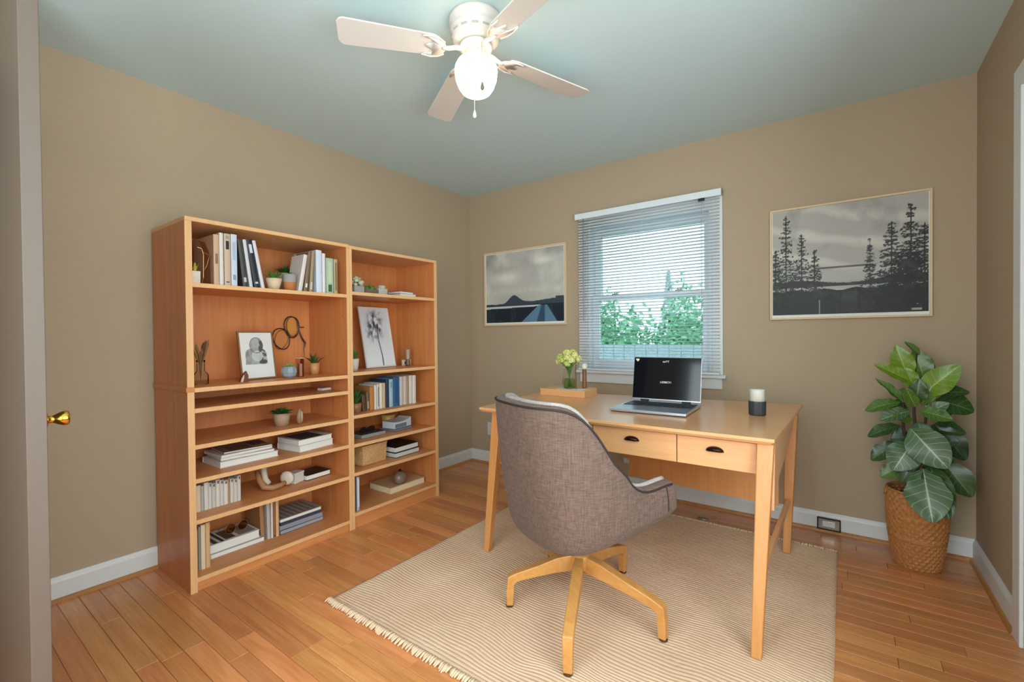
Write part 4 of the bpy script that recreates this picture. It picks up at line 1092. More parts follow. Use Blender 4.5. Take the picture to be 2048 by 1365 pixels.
ob('bowl', B().lathe([(0.025, 0), (0.04, 0.03), (0.055, 0.085), (0.051, 0.085), (0.036, 0.032), (0.0005, 0.012)], 24), plain('ochre_glaze', 'c9a257', 0.35), t, smooth=True)
ob('foot', B().lathe([(0.027, 0), (0.026, 0.006), (0.024, 0.008)], 24, cap1=False), plain('ochre_glaze', 'c9a257'), t)
z = RZ[4]
t = thing('wicker_basket', 'small woven tan basket on narrow bookcase fifth shelf', 'basket', (-2.455, 1.862, z + 0.0022), R(2))
def weave_wall(w, d, h, nr, nc):
    """open rectangular basket with an over-under woven relief"""
    bb = B(); path = []
    per = [(-w / 2, 0), (w / 2, 0), (w / 2, -d), (-w / 2, -d)]
    for k in range(4):
        a, b_ = per[k], per[(k + 1) % 4]
        mseg = nc if k % 2 == 0 else int(nc * d / w)
        nx, ny = (b_[1] - a[1]), -(b_[0] - a[0])
        ln = math.hypot(nx, ny)
        for i in range(mseg):
            t_ = i / mseg
            path.append((a[0] + (b_[0] - a[0]) * t_, a[1] + (b_[1] - a[1]) * t_, -nx / ln, -ny / ln))
    rings = []
    for j in range(nr + 1):
        zz = h * j / nr; fl = 1 + 0.06 * j / nr
        ring = []
        for i, (py, px, ny_, nx_) in enumerate(path):
            o_ = 0.0022 * (1 if (i // 2 + j) % 2 == 0 else -1)
            ring.append(((px + d / 2) * fl - d / 2 + nx_ * o_, py * fl + ny_ * o_, zz))
        rings.append(ring)
    bb.loft(rings, cap=False)
    return bb
WICK = plain('pale_wicker', 'c79a66', 0.7, var=0.25, bscale=80)
wv_ = weave_wall(0.185, 0.15, 0.118, 15, 36)
wo = ob('woven_wall', wv_, WICK, t)
m_ = wo.modifiers.new('thickness', 'SOLIDIFY'); m_.thickness = 0.004
ob('base', box(-0.147, -0.003, -0.089, 0.089, 0, 0.004), WICK, t)
rim = [(0.004, -0.098, 0.120), (0.004, 0.098, 0.120), (-0.156, 0.098, 0.120), (-0.156, -0.098, 0.120)]
ob('rim', B().tube(rim, 0.005, 8, True), WICK, t)
G = 'binders lying on the fifth shelf of the narrow bookcase'
flat_book('lower black binder lying beside the wicker basket', -2.435, 2.125, z, 0.225, 0.22, 0.034, '1d1a18', page='c9c5bf', rz=R(3), group=G)
flat_book('upper glossy black binder lying beside the wicker basket', -2.440, 2.125, z + 0.0346, 0.220, 0.22, 0.036, '241d18', page='d8d4cf', rz=R(4), art=((0.3, 0.6, 0.3, 0.5, '3b2c20'),), group=G)
z = RZ[5]
G = 'books on the bottom shelf of the narrow bookcase'
book('cream thin book leftmost on narrow bookcase bottom shelf', 1.655, 1.665, z, 0.172, 0.17, 'd6c39f', x=-2.392, group=G)
book('charcoal book second on narrow bookcase bottom shelf', 1.667, 1.682, z, 0.210, 0.18, '3d3c42', x=-2.394, group=G)
book('silver blue book third on narrow bookcase bottom shelf', 1.684, 1.704, z, 0.206, 0.18, 'a9adb8', x=-2.394, marks=((0.1, 0.95, 'd5d6da'),), group=G)
flat_book('large cream covered album lying on bottom shelf', -2.455, 2.142, z, 0.310, 0.22, 0.042, 'c9a77c', page='e0cdaa', rz=R(0), group=G)
t = thing('stone_paperweight', 'smoky rounded stone paperweight on the cream album', 'paperweight', (-2.49, 2.10, z + 0.0430), R(20))
ob('stone', B().lathe([(0.0005, 0), (0.03, 0.002), (0.042, 0.022), (0.044, 0.048), (0.034, 0.070), (0.016, 0.082), (0.0005, 0.084)], 26, sy=1.25), plain('smoky_stone', '7c6b5c', 0.2, var=0.25, bscale=25), t, smooth=True)
ob('metal_cap', B().lathe([(0.010, 0.0835), (0.010, 0.092), (0.005, 0.097), (0.0005, 0.098)], 14), BRONZE, t, smooth=True)

# ================================================================== rug
RX0, RX1, RY0, RY1, RTH = -1.822, -0.028, 1.130, 2.925, 0.012
def rug_mesh():
    NR, K, NC = 118, 8, 150           # cords across, samples per cord, samples along
    rows = NR * K + 1
    v = np.linspace(0, 1, rows); u = np.linspace(0, 1, NC)
    U, V = np.meshgrid(u, v)
    wob = (fbm(NC, rows, 5, 201, 3) - 0.5) * 0.090 + 0.005 * np.sin(U * 21 + V * 9)
    edge = np.clip(np.minimum(V, 1 - V) * 12, 0, 1)
    Y = RY0 + (RY1 - RY0) * V + wob * edge
    xe = (fbm(NC, rows, 30, 230, 2) - 0.5) * 0.006
    X = RX0 + (RX1 - RX0) * U + xe
    ph = (V * NR) % 1.0
    knot = np.sin(U * (RX1 - RX0) / 0.011 * 2 * math.pi + np.floor(V * NR) * 2.3)
    Z = 0.0085 + 0.0024 * np.sin(np.pi * ph) + 0.0004 * knot * np.sin(np.pi * ph)
    Z *= np.clip(np.minimum(np.minimum(U, 1 - U), np.minimum(V, 1 - V)) * 60 + 0.35, 0, 1)
    Z += (fbm(NC, rows, 6, 240, 3) - 0.5) * 0.0015
    # yarn colour: cream cords with a thin brown stitching yarn in the grooves, dashed in the denser weave
    base = np.array(lin('e2c4a6')); warm = np.array(lin('d2ad8f')); br = np.array(lin('a07c5b'))
    nz = fbm(NC, rows, 9, 260, 4)[..., None]
    col = base * nz + warm * (1 - nz)
    groove = (ph < 0.4 / K) | (ph > 1 - 0.4 / K)
    dash = (np.sin(U * 420 + np.floor(V * NR) * 1.9) > -0.2)
    dense = (fbm(NC, rows, 3, 270, 3) + 0.25 * (np.random.RandomState(8).rand(rows, NC) - 0.5) + 0.25 * (V - 0.5) > 0.52)
    on = groove & (~dense | dash)
    col = np.where(on[..., None], br * 0.8 + col * 0.2, col)
    speck = (np.random.RandomState(5).rand(rows, NC) > 0.86) & dense
    col = np.where(speck[..., None], br * 0.3 + col * 0.7, col)
    idx = np.arange(rows * NC).reshape(rows, NC)
    fs = np.stack([idx[:-1, :-1], idx[:-1, 1:], idx[1:, 1:], idx[1:, :-1]], -1).reshape(-1, 4)
    vs = np.stack([X, Y, Z], -1).reshape(-1, 3)
    # skirt down to the floor
    per = np.concatenate([idx[0, :], idx[1:, -1], idx[-1, -2::-1], idx[-2:0:-1, 0]])
    k0 = len(vs)
    low = vs[per].copy(); low[:, 2] = 0.0006
    allv = np.concatenate([vs, low])
    n = len(per)
    sk = [(int(per[(i + 1) % n]), int(per[i]), k0 + i, k0 + (i + 1) % n) for i in range(n)]
    me = bpy.data.meshes.new('woven_field')
    me.from_pydata(allv.tolist(), [], fs.tolist() + sk)
    at = me.color_attributes.new('tint', 'FLOAT_COLOR', 'POINT')
    c4 = np.ones((len(allv), 4)); c4[:k0, :3] = col.reshape(-1, 3); c4[k0:, :3] = warm
    at.data.foreach_set('color', c4.astype(np.float32).ravel())
    for p in me.polygons: p.use_smooth = True
    return me
rug = thing('woven_rug', 'large cream corded rug with brown stitching under desk and chair', 'rug', (0, 0, 0))
wf = ob('woven_field', rug_mesh(), vcol('rug_yarn', 0.95, spec=0.1), rug)
fr = B(); r2 = random.Random(9)
FR_A = plain('fringe_yarn', 'dcbd9c', 0.95, var=0.15, bscale=60)
for side in (0, 1):
    yy0 = RY0 if side == 0 else RY1
    sg = -1 if side == 0 else 1
    x = RX0 + 0.004
    while x < RX1 - 0.004:
        w_ = r2.uniform(0.007, 0.012); l_ = r2.uniform(0.014, 0.026); j = r2.uniform(-0.003, 0.003)
        fr.tube([(x, yy0 - sg * 0.012, 0.011), (x + j, yy0 + sg * 0.002, 0.0115), (x + j * 2, yy0 + sg * l_, 0.005)], [w_ * 0.5, w_ * 0.55, w_ * 0.3], 5)
        x += w_ * 1.02
tag(ob('fringe', fr, FR_A, rug, smooth=True), kind='stuff')

# ================================================================== desk
DZT = 0.770
FR_, FL_, BL_, BR_ = (-0.2025, 1.889), (-1.588, 1.886), (-1.675, 2.687), (-0.178, 2.895)
dk = thing('writing_desk', 'long light wood desk with drawers and splayed legs', 'desk', (0, 0, 0))
def poly_inset(k):
    c = (sum(p[0] for p in (FR_, FL_, BL_, BR_)) / 4, sum(p[1] for p in (FR_, FL_, BL_, BR_)) / 4)
    return [(p[0] + (c[0] - p[0]) * k, p[1] + (c[1] - p[1]) * k) for p in (FL_, FR_, BR_, BL_)]
top = B().loft([[(x, y_, DZT - 0.024) for x, y_ in poly_inset(0.022)], [(x, y_, DZT - 0.012) for x, y_ in poly_inset(0)], [(x, y_, DZT) for x, y_ in poly_inset(0)]])
ob('desk_top', top, DESK, dk, bev=0.002)
def leg(p0, p1, w0, w1, d0=None):
    """tapered square leg from floor p0 to top p1"""
    d0 = d0 or w0
    rings = []
    for (p, w, d) in ((p0, w0, w0), (p1, w1, w1)):
        c = 0.18 * w
        rings.append([(p[0] + a * w / 2, p[1] + b_ * d / 2, p[2]) for a, b_ in ((-1, -1), (1, -1), (1, 1), (-1, 1))])
    return B().loft(rings)
LG = [((-0.250, 1.800, 0.0125), (-0.236, 1.945, DZT - 0.0245)), ((-0.242, 2.760, 0.0125), (-0.222, 2.815, DZT - 0.0245)),
      ((-1.532, 1.880, 0.0125), (-1.500, 1.950, DZT - 0.0245)), ((-1.600, 2.600, 0.0125), (-1.580, 2.620, DZT - 0.0245))]
for p0, p1 in LG:
    ob('leg', leg(p0, p1, 0.034, 0.056), DESK_V, dk, bev=0.004)
# drawer case
cz0, cz1 = 0.618, DZT - 0.0245
cb = B().box(-1.470, -0.268, 1.962, 2.52, cz0, cz0 + 0.012).box(-1.470, -0.268, 2.508, 2.52, cz0 + 0.012, cz1)
for x in (-1.470, -0.952, -0.572, -0.280):
    cb.box(x, x + 0.012, 1.962, 2.508, cz0 + 0.012, cz1)
ob('drawer_case', cb, DESK, dk)
ob('front_rail', box(-1.470, -0.266, 1.950, 1.9615, cz1 - 0.008, cz1), DESK, dk)
def cup_pull():
    bb = B(); rings = []
    for k in range(7):
        a = math.pi / 2 * k / 6
        s = math.cos(a)
        rings.append([((0.034 * (0.35 + 0.65 * s)) * math.cos(q), -0.002 - 0.022 * math.sin(a) * (0.7 + 0.3 * math.sin(q)), 0.003 + 0.020 * (0.4 + 0.6 * s) * math.sin(q)) for q in [math.pi * i / 10 for i in range(11)]])
    bb.loft(rings, cap=True)
    return bb
pm = cup_pull().mesh('cup_pull', True); pm.materials.append(BRONZE)
for (x0, x1) in ((-1.466, -0.950), (-0.945, -0.566), (-0.562, -0.268)):
    d_ = ob('drawer', box(x0, x1, 1.944, 1.9615, cz0 + 0.002, cz1 - 0.010), DESK, dk, bev=0.002)
    pl = ob('cup_pull', pm, None, d_, ((x0 + x1) / 2 if x0 > -0.6 else (-0.757 if x0 > -1 else -1.21), 1.9438, 0.684))
# side gussets, modesty panel, stretchers
gp = [(1.955, cz1), (2.80, cz1), (2.775, 0.715), (2.70, 0.690), (2.55, 0.655), (2.38, 0.625), (2.20, 0.600), (2.06, 0.578), (1.985, 0.545), (1.942, 0.50), (1.925, 0.50)]
ob('side_gusset', B().prism([(a, b_) for a, b_ in gp], -0.226, -0.208, 'x'), DESK, dk)
ob('side_gusset', B().prism([(a if a < 2.5 else a - 0.18, b_) for a, b_ in gp], -1.548, -1.530, 'x'), DESK, dk)
mp_ = ob('modesty_panel', B().prism([(-1.03, 0.318), (-0.262, 0.298), (-0.262, cz1), (-1.03, cz1)], 2.60, 2.615, 'y'), DESK_V, dk)
ob('modesty_cleat', box(-1.06, -1.03, 2.59, 2.625, 0.42, cz1), DESK_V, dk)
def bar(p0, p1, w, h):
    p0, p1 = Vector(p0), Vector(p1); d = (p1 - p0).normalized(); s = d.cross(Vector((0, 0, 1))).normalized() * w / 2; u = Vector((0, 0, h / 2))
    return B().loft([[tuple(p - s - u), tuple(p + s - u), tuple(p + s + u), tuple(p - s + u)] for p in (p0, p1)])
ob('stretcher', bar((-0.243, 1.870, 0.275), (-0.236, 2.765, 0.275), 0.018, 0.034), DESK, dk, bev=0.002)
ob('stretcher', bar((-1.520, 1.925, 0.275), (-1.592, 2.592, 0.275), 0.018, 0.034), DESK, dk, bev=0.002)

# ------------------------------------------------------------------ laptop
lp = thing('laptop', 'open silver laptop with dark screen on the desk', 'laptop', (-0.775, 2.325, DZT + 0.0003), R(2.5))
LW, LD = 0.366, 0.345
SIL = plain('silver_aluminium', 'b9bfc8', 0.3, 0.7)
ob('base', box(-LW / 2, LW / 2, -LD / 2, LD / 2, 0.004, 0.017), SIL, lp, bev=0.003)
ob('underside', box(-LW / 2 + 0.006, LW / 2 - 0.006, -LD / 2 + 0.006, LD / 2 - 0.006, 0, 0.004), plain('dark_rubber', '2a1a14', 0.6), lp)
KY0, KY1 = -0.02, LD / 2 - 0.028
kbd = ob('keyboard', box(-LW / 2 + 0.016, LW / 2 - 0.012, KY0, KY1, 0.0172, 0.0178), plain('key_bed', '20242c', 0.5), lp)
KEY = plain('black_key', '2b303a', 0.35)
km = box(-0.0095, 0.0095, -0.0095, 0.0095, 0, 0.002).mesh('key'); km.materials.append(KEY)
for r_ in range(6):
    for c_ in range(15):
        if r_ == 0 and 4 <= c_ <= 9: continue
        ob('key', km, None, kbd, (-LW / 2 + 0.028 + c_ * 0.0224, KY0 + 0.014 + r_ * 0.0225, 0.0178))
ob('space_key', box(-0.062, 0.062, -0.0095, 0.0095, 0, 0.002), KEY, kbd, (-0.008, KY0 + 0.014, 0.0178))
ob('touchpad', box(-0.06, 0.045, -LD / 2 + 0.022, -0.040, 0.0171, 0.0176), plain('touchpad', '9aa2ad', 0.3, 0.4), lp, bev=0.0002)
for x in (-0.11, 0.11):
    ob('hinge', B().tube([(x - 0.022, LD / 2 - 0.008, 0.020), (x + 0.022, LD / 2 - 0.008, 0.020)], 0.006, 10), BLACK, lp)
SH = 0.238
sc_ = bpy.data.objects.new('screen_lid', box(-LW / 2 + 0.002, LW / 2 - 0.002, 0.0, 0.006, 0, SH).mesh('screen_lid'))
COL.objects.link(sc_); sc_.data.materials.append(SIL); sc_.parent = lp
sc_.location = (0, LD / 2 - 0.008, 0.0225); sc_.rotation_euler = (R(-11), 0, 0)
mb_ = sc_.modifiers.new('bevel', 'BEVEL'); mb_.width = 0.003; mb_.segments = 2
ob('display', box(-LW / 2 + 0.004, LW / 2 - 0.004, -0.0012, -0.0002, 0.008, SH - 0.002), plain('glossy_black_display', '0c0f14', 0.08, spec=0.4), sc_)
def text(name, s, size, loc, mat, parent, rot=(R(90), 0, 0), sx=1.0):
    cu = bpy.data.curves.new(name, 'FONT'); cu.body = s; cu.size = size; cu.align_x = 'CENTER'; cu.align_y = 'CENTER'; cu.extrude = 0.0003
    o = bpy.data.objects.new(name, cu); COL.objects.link(o)
    dg = bpy.context.evaluated_depsgraph_get()
    me = bpy.data.meshes.new_from_object(o.evaluated_get(dg))
    bpy.data.objects.remove(o, do_unlink=True)
    me.materials.clear(); me.materials.append(mat)
    n = bpy.data.objects.new(name, me); COL.objects.link(n)
    n.parent = parent; n.location = loc; n.rotation_euler = rot; n.scale = (sx, 1, 1)
    return n
LET = plain('white_letters', 'e2e4e8', 0.5)
text('screen_lettering', 'LISEBCY1', 0.015, (0.0, -0.0018, SH * 0.42), LET, sc_)
text('lid_lettering', 'eeYY', 0.016, (-0.004, -0.0018, SH - 0.024), LET, sc_)
ob('corner_sticker', B().prism([(-LW / 2 + 0.010, SH - 0.010), (-LW / 2 + 0.032, SH - 0.010), (-LW / 2 + 0.031, SH - 0.018), (-LW / 2 + 0.024, SH - 0.026), (-LW / 2 + 0.018, SH - 0.022)], -0.0018, -0.0013, 'y'), plain('gold_sticker', 'd8cfae', 0.4), sc_)

# ------------------------------------------------------------------ tray, vase of flowers, candle, speaker
ty = thing('wooden_box_tray', 'shallow pale wooden box with cut corners under the flowers', 'tray', (-1.428, 2.600, DZT + 0.0003))
tp = [(-0.155, -0.105), (0.160, -0.105), (0.158, 0.075), (0.120, 0.115), (-0.110, 0.100), (-0.155, 0.050)]
ob('body', B().prism(tp, 0, 0.038), DESK, ty, bev=0.002)
ob('lid', B().prism([(x * 1.01, y_ * 1.01) for x, y_ in tp], 0.0382, 0.0425), EDGE, ty, bev=0.001)
ob('paper', box(-0.06, 0.14, -0.088, -0.005, 0.0427, 0.0432), PAPER, ty)
zt = DZT + 0.0003 + 0.0434
vs_ = thing('flower_vase', 'ribbed glass vase of pale yellow flowers on wooden tray', 'vase', (-1.420, 2.588, zt))
vp = []
rings = []
for (r_, z_) in [(0.040, 0), (0.044, 0.004), (0.044, 0.035), (0.040, 0.06), (0.040, 0.14), (0.042, 0.180)]:
    rings.append([(r_ * (1 + 0.05 * math.cos(12 * q)) * math.cos(q), r_ * (1 + 0.05 * math.cos(12 * q)) * math.sin(q), z_) for q in [2 * math.pi * i / 60 for i in range(60)]])
vb = B().loft(rings, cap=False)
vb.add(rings[0], [tuple(range(59, -1, -1))])
vo = ob('glass', vb, GLASS, vs_, smooth=True)
ob('water', B().lathe([(0.033, 0.003), (0.036, 0.006), (0.036, 0.034), (0.033, 0.058), (0.033, 0.062)], 28), thin_glass('green_water', (0.70, 0.80, 0.55), 0.03), vs_, smooth=True)
STEM = plain('flower_stem', '4f7236', 0.6)
fh = B(); r2 = random.Random(31)
for i in range(46):
    a = r2.uniform(0, 2 * math.pi); ph = math.acos(r2.uniform(-0.35, 1)); n_ = Vector((math.sin(ph) * math.cos(a), math.sin(ph) * math.sin(a), math.cos(ph)))
    c = n_ * 0.021; s1 = n_.orthogonal().normalized(); s2 = n_.cross(s1); k = r2.uniform(0.006, 0.010)
    tw = r2.uniform(0, 3.14); a1 = s1 * math.cos(tw) + s2 * math.sin(tw); a2 = n_.cross(a1)
    fh.add([c - n_ * 0.006, c + a1 * k + n_ * 0.002, c + a2 * k + n_ * 0.005, c - a1 * k + n_ * 0.002, c - a2 * k + n_ * 0.005, c + n_ * 0.001], [(0, 1, 5), (1, 2, 5), (2, 3, 5), (3, 4, 5), (4, 1, 5), (0, 2, 1), (0, 3, 2), (0, 4, 3), (0, 1, 4)])
fh.lathe([(0.0005, -0.018), (0.014, -0.012), (0.018, 0.0), (0.012, 0.014), (0.0005, 0.018)], 10)
fm = fh.mesh('flower_head', fix=False); fm.materials.append(plain('pale_yellow_petal', 'd9d68c', 0.7, var=0.25, bscale=90))
fm2 = fm.copy(); fm2.materials.clear(); fm2.materials.append(plain('lime_petal', 'b9c46a', 0.7, var=0.3, bscale=90))
for i, (dx, dy, dz) in enumerate([(-0.070, 0.0, 0.172), (-0.052, -0.018, 0.198), (-0.030, 0.014, 0.220), (-0.005, -0.016, 0.222), (0.022, 0.010, 0.226), (0.045, -0.012, 0.208), (0.052, 0.016, 0.188), (-0.034, -0.032, 0.180), (0.006, -0.036, 0.196), (0.030, -0.034, 0.182), (-0.048, 0.026, 0.205), (0.004, 0.034, 0.215), (-0.012, -0.010, 0.20), (0.0, -0.035, 0.158)]):
    ob('flower_head', fm2 if i % 3 == 1 else fm, None, vs_, (dx, dy, dz), (r2.uniform(-0.6, 0.6), r2.uniform(-0.6, 0.6), r2.uniform(0, 6)))
    ob('stem', B().tube([(-dx * 0.25, -dy * 0.3, 0.008), (dx * 0.15, dy * 0.2, 0.10), (dx * 0.5, dy * 0.5, 0.155), (dx, dy, dz - 0.012)], 0.0022, 6), STEM, vs_)
lm = tuft(8, 0.07, 0.05, 0.016, 41, 0.4)
ob('leaves', lm, plain('stem_leaf', '5a7d33', 0.6), vs_, (0, 0, 0.115))
cd = thing('brown_taper_candle', 'brown candle with pale top behind the flower vase', 'candle', (-1.350, 2.660, zt - 0.0007))
ob('wax', B().lathe([(0.014, 0), (0.0145, 0.005), (0.0135, 0.118), (0.012, 0.120)], 20), plain('brown_wax', '7a4d2c', 0.5), cd, smooth=True)
ob('pale_top', B().lathe([(0.0125, 0.1202), (0.018, 0.128), (0.021, 0.142), (0.016, 0.156), (0.0005, 0.160)], 20), plain('cream_top', 'd6d0c0', 0.6), cd, smooth=True)
bw = thing('glass_stick', 'thin clear glass rod standing right of the vase', 'ornament', (-1.366, 2.575, zt))
ob('rod', B().lathe([(0.0035, 0), (0.003, 0.004), (0.003, 0.150), (0.0005, 0.152)], 12), thin_glass('rod_glass', (0.9, 0.86, 0.82), 0.15), bw, smooth=True)
ob('foot', B().lathe([(0.009, 0), (0.009, 0.003), (0.004, 0.006)], 16), GLASS, bw)
sp_ = thing('desk_diffuser', 'charcoal cup diffuser with frosted top near desk right end', 'diffuser', (-0.330, 2.420, DZT + 0.0003))
ob('cup', B().lathe([(0.033, 0), (0.0365, 0.004), (0.0375, 0.06), (0.0365, 0.066), (0.034, 0.066), (0.033, 0.05), (0.0005, 0.048)], 14), plain('charcoal', '2e3033', 0.6), sp_, bev=0.001)
ob('frosted_top', B().lathe([(0.0325, 0.052), (0.0325, 0.118), (0.030, 0.122), (0.0005, 0.123)], 28), plain('frosted_glass', 'c9c4b8', 0.5, bump=0.05), sp_, smooth=True)

# ================================================================== office chair
CH = thing('office_chair', 'taupe fabric tub chair on five-legged wooden base', 'chair', (-0.900, 1.720, 0.0), R(-25))
Wc, Dc, FRT = 0.285, 0.265, 0.235
def rim_z(y_):
    ks = [(-0.34, 0.898), (-0.245, 0.897), (-0.205, 0.894), (-0.165, 0.878), (-0.12, 0.822), (-0.07, 0.722), (-0.02, 0.636), (0.03, 0.584), (0.08, 0.560), (0.13, 0.556), (0.18, 0.568), (0.30, 0.574)]
    for (a, za), (b_, zb) in zip(ks, ks[1:]):
        if y_ <= b_:
            t = (y_ - a) / (b_ - a); return za + (zb - za) * t
    return ks[-1][1]
def chair_shell():
    path = []
    nA, nB = 9, 33
    for i in range(nA): path.append((-Wc, FRT - (FRT) * i / nA))
    for i in range(nB + 1):
        a = math.pi * i / nB
        cx_, sx_ = math.cos(a), math.sin(a)
        e = 2 / 2.9
        path.append((-Wc * math.copysign(abs(cx_) ** e, cx_), -Dc * abs(sx_) ** e))
    for i in range(1, nA + 1): path.append((Wc, FRT * i / nA))
    m = len(path)
    # smooth the rim heights along the path
    hz = [rim_z(p[1]) for p in path]
    for _ in range(3):
        hz = [hz[0]] + [(hz[i - 1] + 2 * hz[i] + hz[i + 1]) / 4 for i in range(1, m - 1)] + [hz[-1]]
    TT = 0.062
    cols = []
    for i, (px, py) in enumerate(path):
        q0, q1 = path[max(i - 1, 0)], path[min(i + 1, m - 1)]
        tx, ty_ = q1[0] - q0[0], q1[1] - q0[1]
        l = math.hypot(tx, ty_); nx, ny = -ty_ / l, tx / l         # inward normal
        if nx * -px + ny * (0.05 - py) < 0: nx, ny = -nx, -ny
        zt_ = hz[i]
        zb = 0.325 + 0.085 * max(0, (py + Dc) / (FRT + Dc))
        back = max(0.0, min(1.0, -py / Dc)) ** 1.5
        def P(off, z_, k=1.0):
            rec = -0.16 * back * max(0, z_ - 0.42)
            bulge = 0.012 * math.sin(math.pi * min(1, max(0, (z_ - zb) / max(0.05, zt_ - zb))))
            return (px * k + nx * (off - bulge * (1 if off == 0 else 0)), py * k + ny * (off - bulge * (1 if off == 0 else 0)) + rec, z_)
        c = [P(0, zb + 0.005, 0.55), P(0, zb + 0.002, 0.80), P(0, zb + 0.018, 0.93), P(0, zb + 0.055, 0.99)]
        for t in (0.25, 0.42, 0.6, 0.78, 0.92):
            z_ = zb + (zt_ - zb) * t
            if z_ > zb + 0.06: c.append(P(0, z_))
            else: c.append(P(0, zb + 0.06))
        c.append(P(0.002, zt_ - 0.006))
        c.append(P(TT * 0.14, zt_ + 0.004)); c.append(P(TT * 0.5, zt_ + 0.008)); c.append(P(TT * 0.86, zt_ + 0.002))
        zi = 0.41
        for t in (0.96, 0.7, 0.4, 0.12):
            c.append(P(TT, zi + (zt_ - zi) * t))
        cols.append(c)
    # rounded arm fronts
    def endcap(c, fw, k):
        mx_ = [sum(p[j] for p in c) / len(c) for j in range(3)]
        return [(mx_[0] + (p[0] - mx_[0]) * k, p[1] + fw, mx_[2] + (p[2] - mx_[2]) * (0.5 + 0.5 * k)) for p in c]
    cols = [endcap(cols[0], 0.030, 0.55), endcap(cols[0], 0.020, 0.86)] + cols + [endcap(cols[-1], 0.020, 0.86), endcap(cols[-1], 0.030, 0.55)]
    n = len(cols[0])
    bb = B(); vs = [p for c in cols for p in c]; fs = []
    for i in range(len(cols) - 1):
        for j in range(n - 1):
            fs.append((i * n + j, i * n + j + 1, (i + 1) * n + j + 1, (i + 1) * n + j))
    fs.append(tuple(range(n))); fs.append(tuple((len(cols) - 1) * n + j for j in reversed(range(n))))
    bb.add(vs, fs)
    rimline = [Vector(c[9]) + Vector((0, 0, 0.002)) for c in cols[2:-2]]
    inline = [Vector(c[12]) + Vector((0, 0, 0.001)) for c in cols[2:-2]]
    front = [c[4:10] for c in (cols[2], cols[-3])]
    low = [Vector(c[1]) for c in cols]
    return bb, rimline, inline, front, low
sh, rimline, inline, front, low = chair_shell()
shell = ob('shell', sh, UPH, CH, smooth=True, sub=1)
ob('piping', B().tube([tuple(p) for p in rimline], 0.0042, 8), PIPING, CH, smooth=True)
for c in front:
    s = 1 if c[0][0] > 0 else -1
    pts = [(p[0] + s * 0.001, p[1] - 0.035, p[2]) for p in c]
    ob('seam', B().tube(pts, 0.0022, 6), PIPING, CH)
# pale inner rim, its lit side put into the colour
ob('lit_inner_rim', B().tube([tuple(p + Vector((0, 0, 0.001))) for p in inline], 0.011, 10), UPH_LIT, CH, smooth=True)
def super_ring(w, d, z_, yc, n=40, e=0.55):
    return [(w * math.copysign(abs(math.cos(q)) ** e, math.cos(q)), yc + d * math.copysign(abs(math.sin(q)) ** e, math.sin(q)), z_) for q in [2 * math.pi * i / n for i in range(n)]]
ob('seat_base', B().loft([super_ring(0.13, 0.15, 0.335, 0.0), super_ring(0.19, 0.20, 0.342, 0.0), super_ring(0.222, 0.235, 0.375, 0.01), super_ring(0.222, 0.240, 0.425, 0.015)]), UPH, CH, smooth=True)
ob('seat_cushion', B().loft([super_ring(0.215, 0.236, 0.4255, 0.025), super_ring(0.222, 0.248, 0.440, 0.03), super_ring(0.222, 0.250, 0.475, 0.03), super_ring(0.205, 0.232, 0.505, 0.03), super_ring(0.15, 0.17, 0.522, 0.03), super_ring(0.02, 0.02, 0.527, 0.03)]), UPH_LIT, CH, smooth=True)
ob('swivel_stem', B().lathe([(0.030, 0.235), (0.030, 0.262), (0.022, 0.268), (0.022, 0.300), (0.060, 0.318), (0.060, 0.334)], 24), BLACK, CH, smooth=True)
ob('hub', B().lathe([(0.034, 0.170), (0.040, 0.180), (0.044, 0.225), (0.040, 0.236), (0.0005, 0.238)], 20), CHAIRW, CH, smooth=True)
Mi = (Matrix.Translation((-0.900, 1.720, 0.0)) @ Matrix.Rotation(R(-25), 4, 'Z')).inverted()
for (fx, fy) in ((-1.139, 1.545), (-0.752, 1.345), (-0.548, 1.700), (-0.858, 2.075), (-1.215, 2.010)):
    p = Mi @ Vector((fx, fy, 0)); d = Vector((p.x, p.y, 0)); L_ = d.length; d.normalize(); s = Vector((-d.y, d.x, 0))
    rings = []
    for (r_, zt_, zb_, w_) in ((0.012, 0.236, 0.166, 0.030), (0.10, 0.222, 0.160, 0.042), (L_ * 0.6, 0.190, 0.144, 0.040), (L_ * 0.90, 0.160, 0.122, 0.038)):
        c = d * r_
        rings.append([tuple(c - s * w_ / 2 + Vector((0, 0, zb_))), tuple(c + s * w_ / 2 + Vector((0, 0, zb_))), tuple(c + s * w_ / 2 + Vector((0, 0, zt_))), tuple(c - s * w_ / 2 + Vector((0, 0, zt_)))])
    # knee turning down into the vertical foot
    for (ri, ro, zi_, zo_, w_) in ((L_ - 0.016, L_ + 0.010, 0.108, 0.142, 0.038), (L_ - 0.016, L_ + 0.016, 0.080, 0.084, 0.035), (L_ - 0.012, L_ + 0.016, 0.020, 0.020, 0.032)):
        a, b_ = d * ri, d * ro
        rings.append([tuple(a - s * w_ / 2 + Vector((0, 0, zi_))), tuple(a + s * w_ / 2 + Vector((0, 0, zi_))), tuple(b_ + s * w_ / 2 + Vector((0, 0, zo_))), tuple(b_ - s * w_ / 2 + Vector((0, 0, zo_)))])
    lg = ob('leg', B().loft(rings), CHAIRW, CH, bev=0.004)
    c = d * (L_ + 0.003)
    ob('foot_glide', B().lathe([(0.016, 0.0125), (0.016, 0.018), (0.012, 0.0198)], 14, (c.x, c.y, 0)), plain('brown_glide', '4d3016', 0.6), lg)

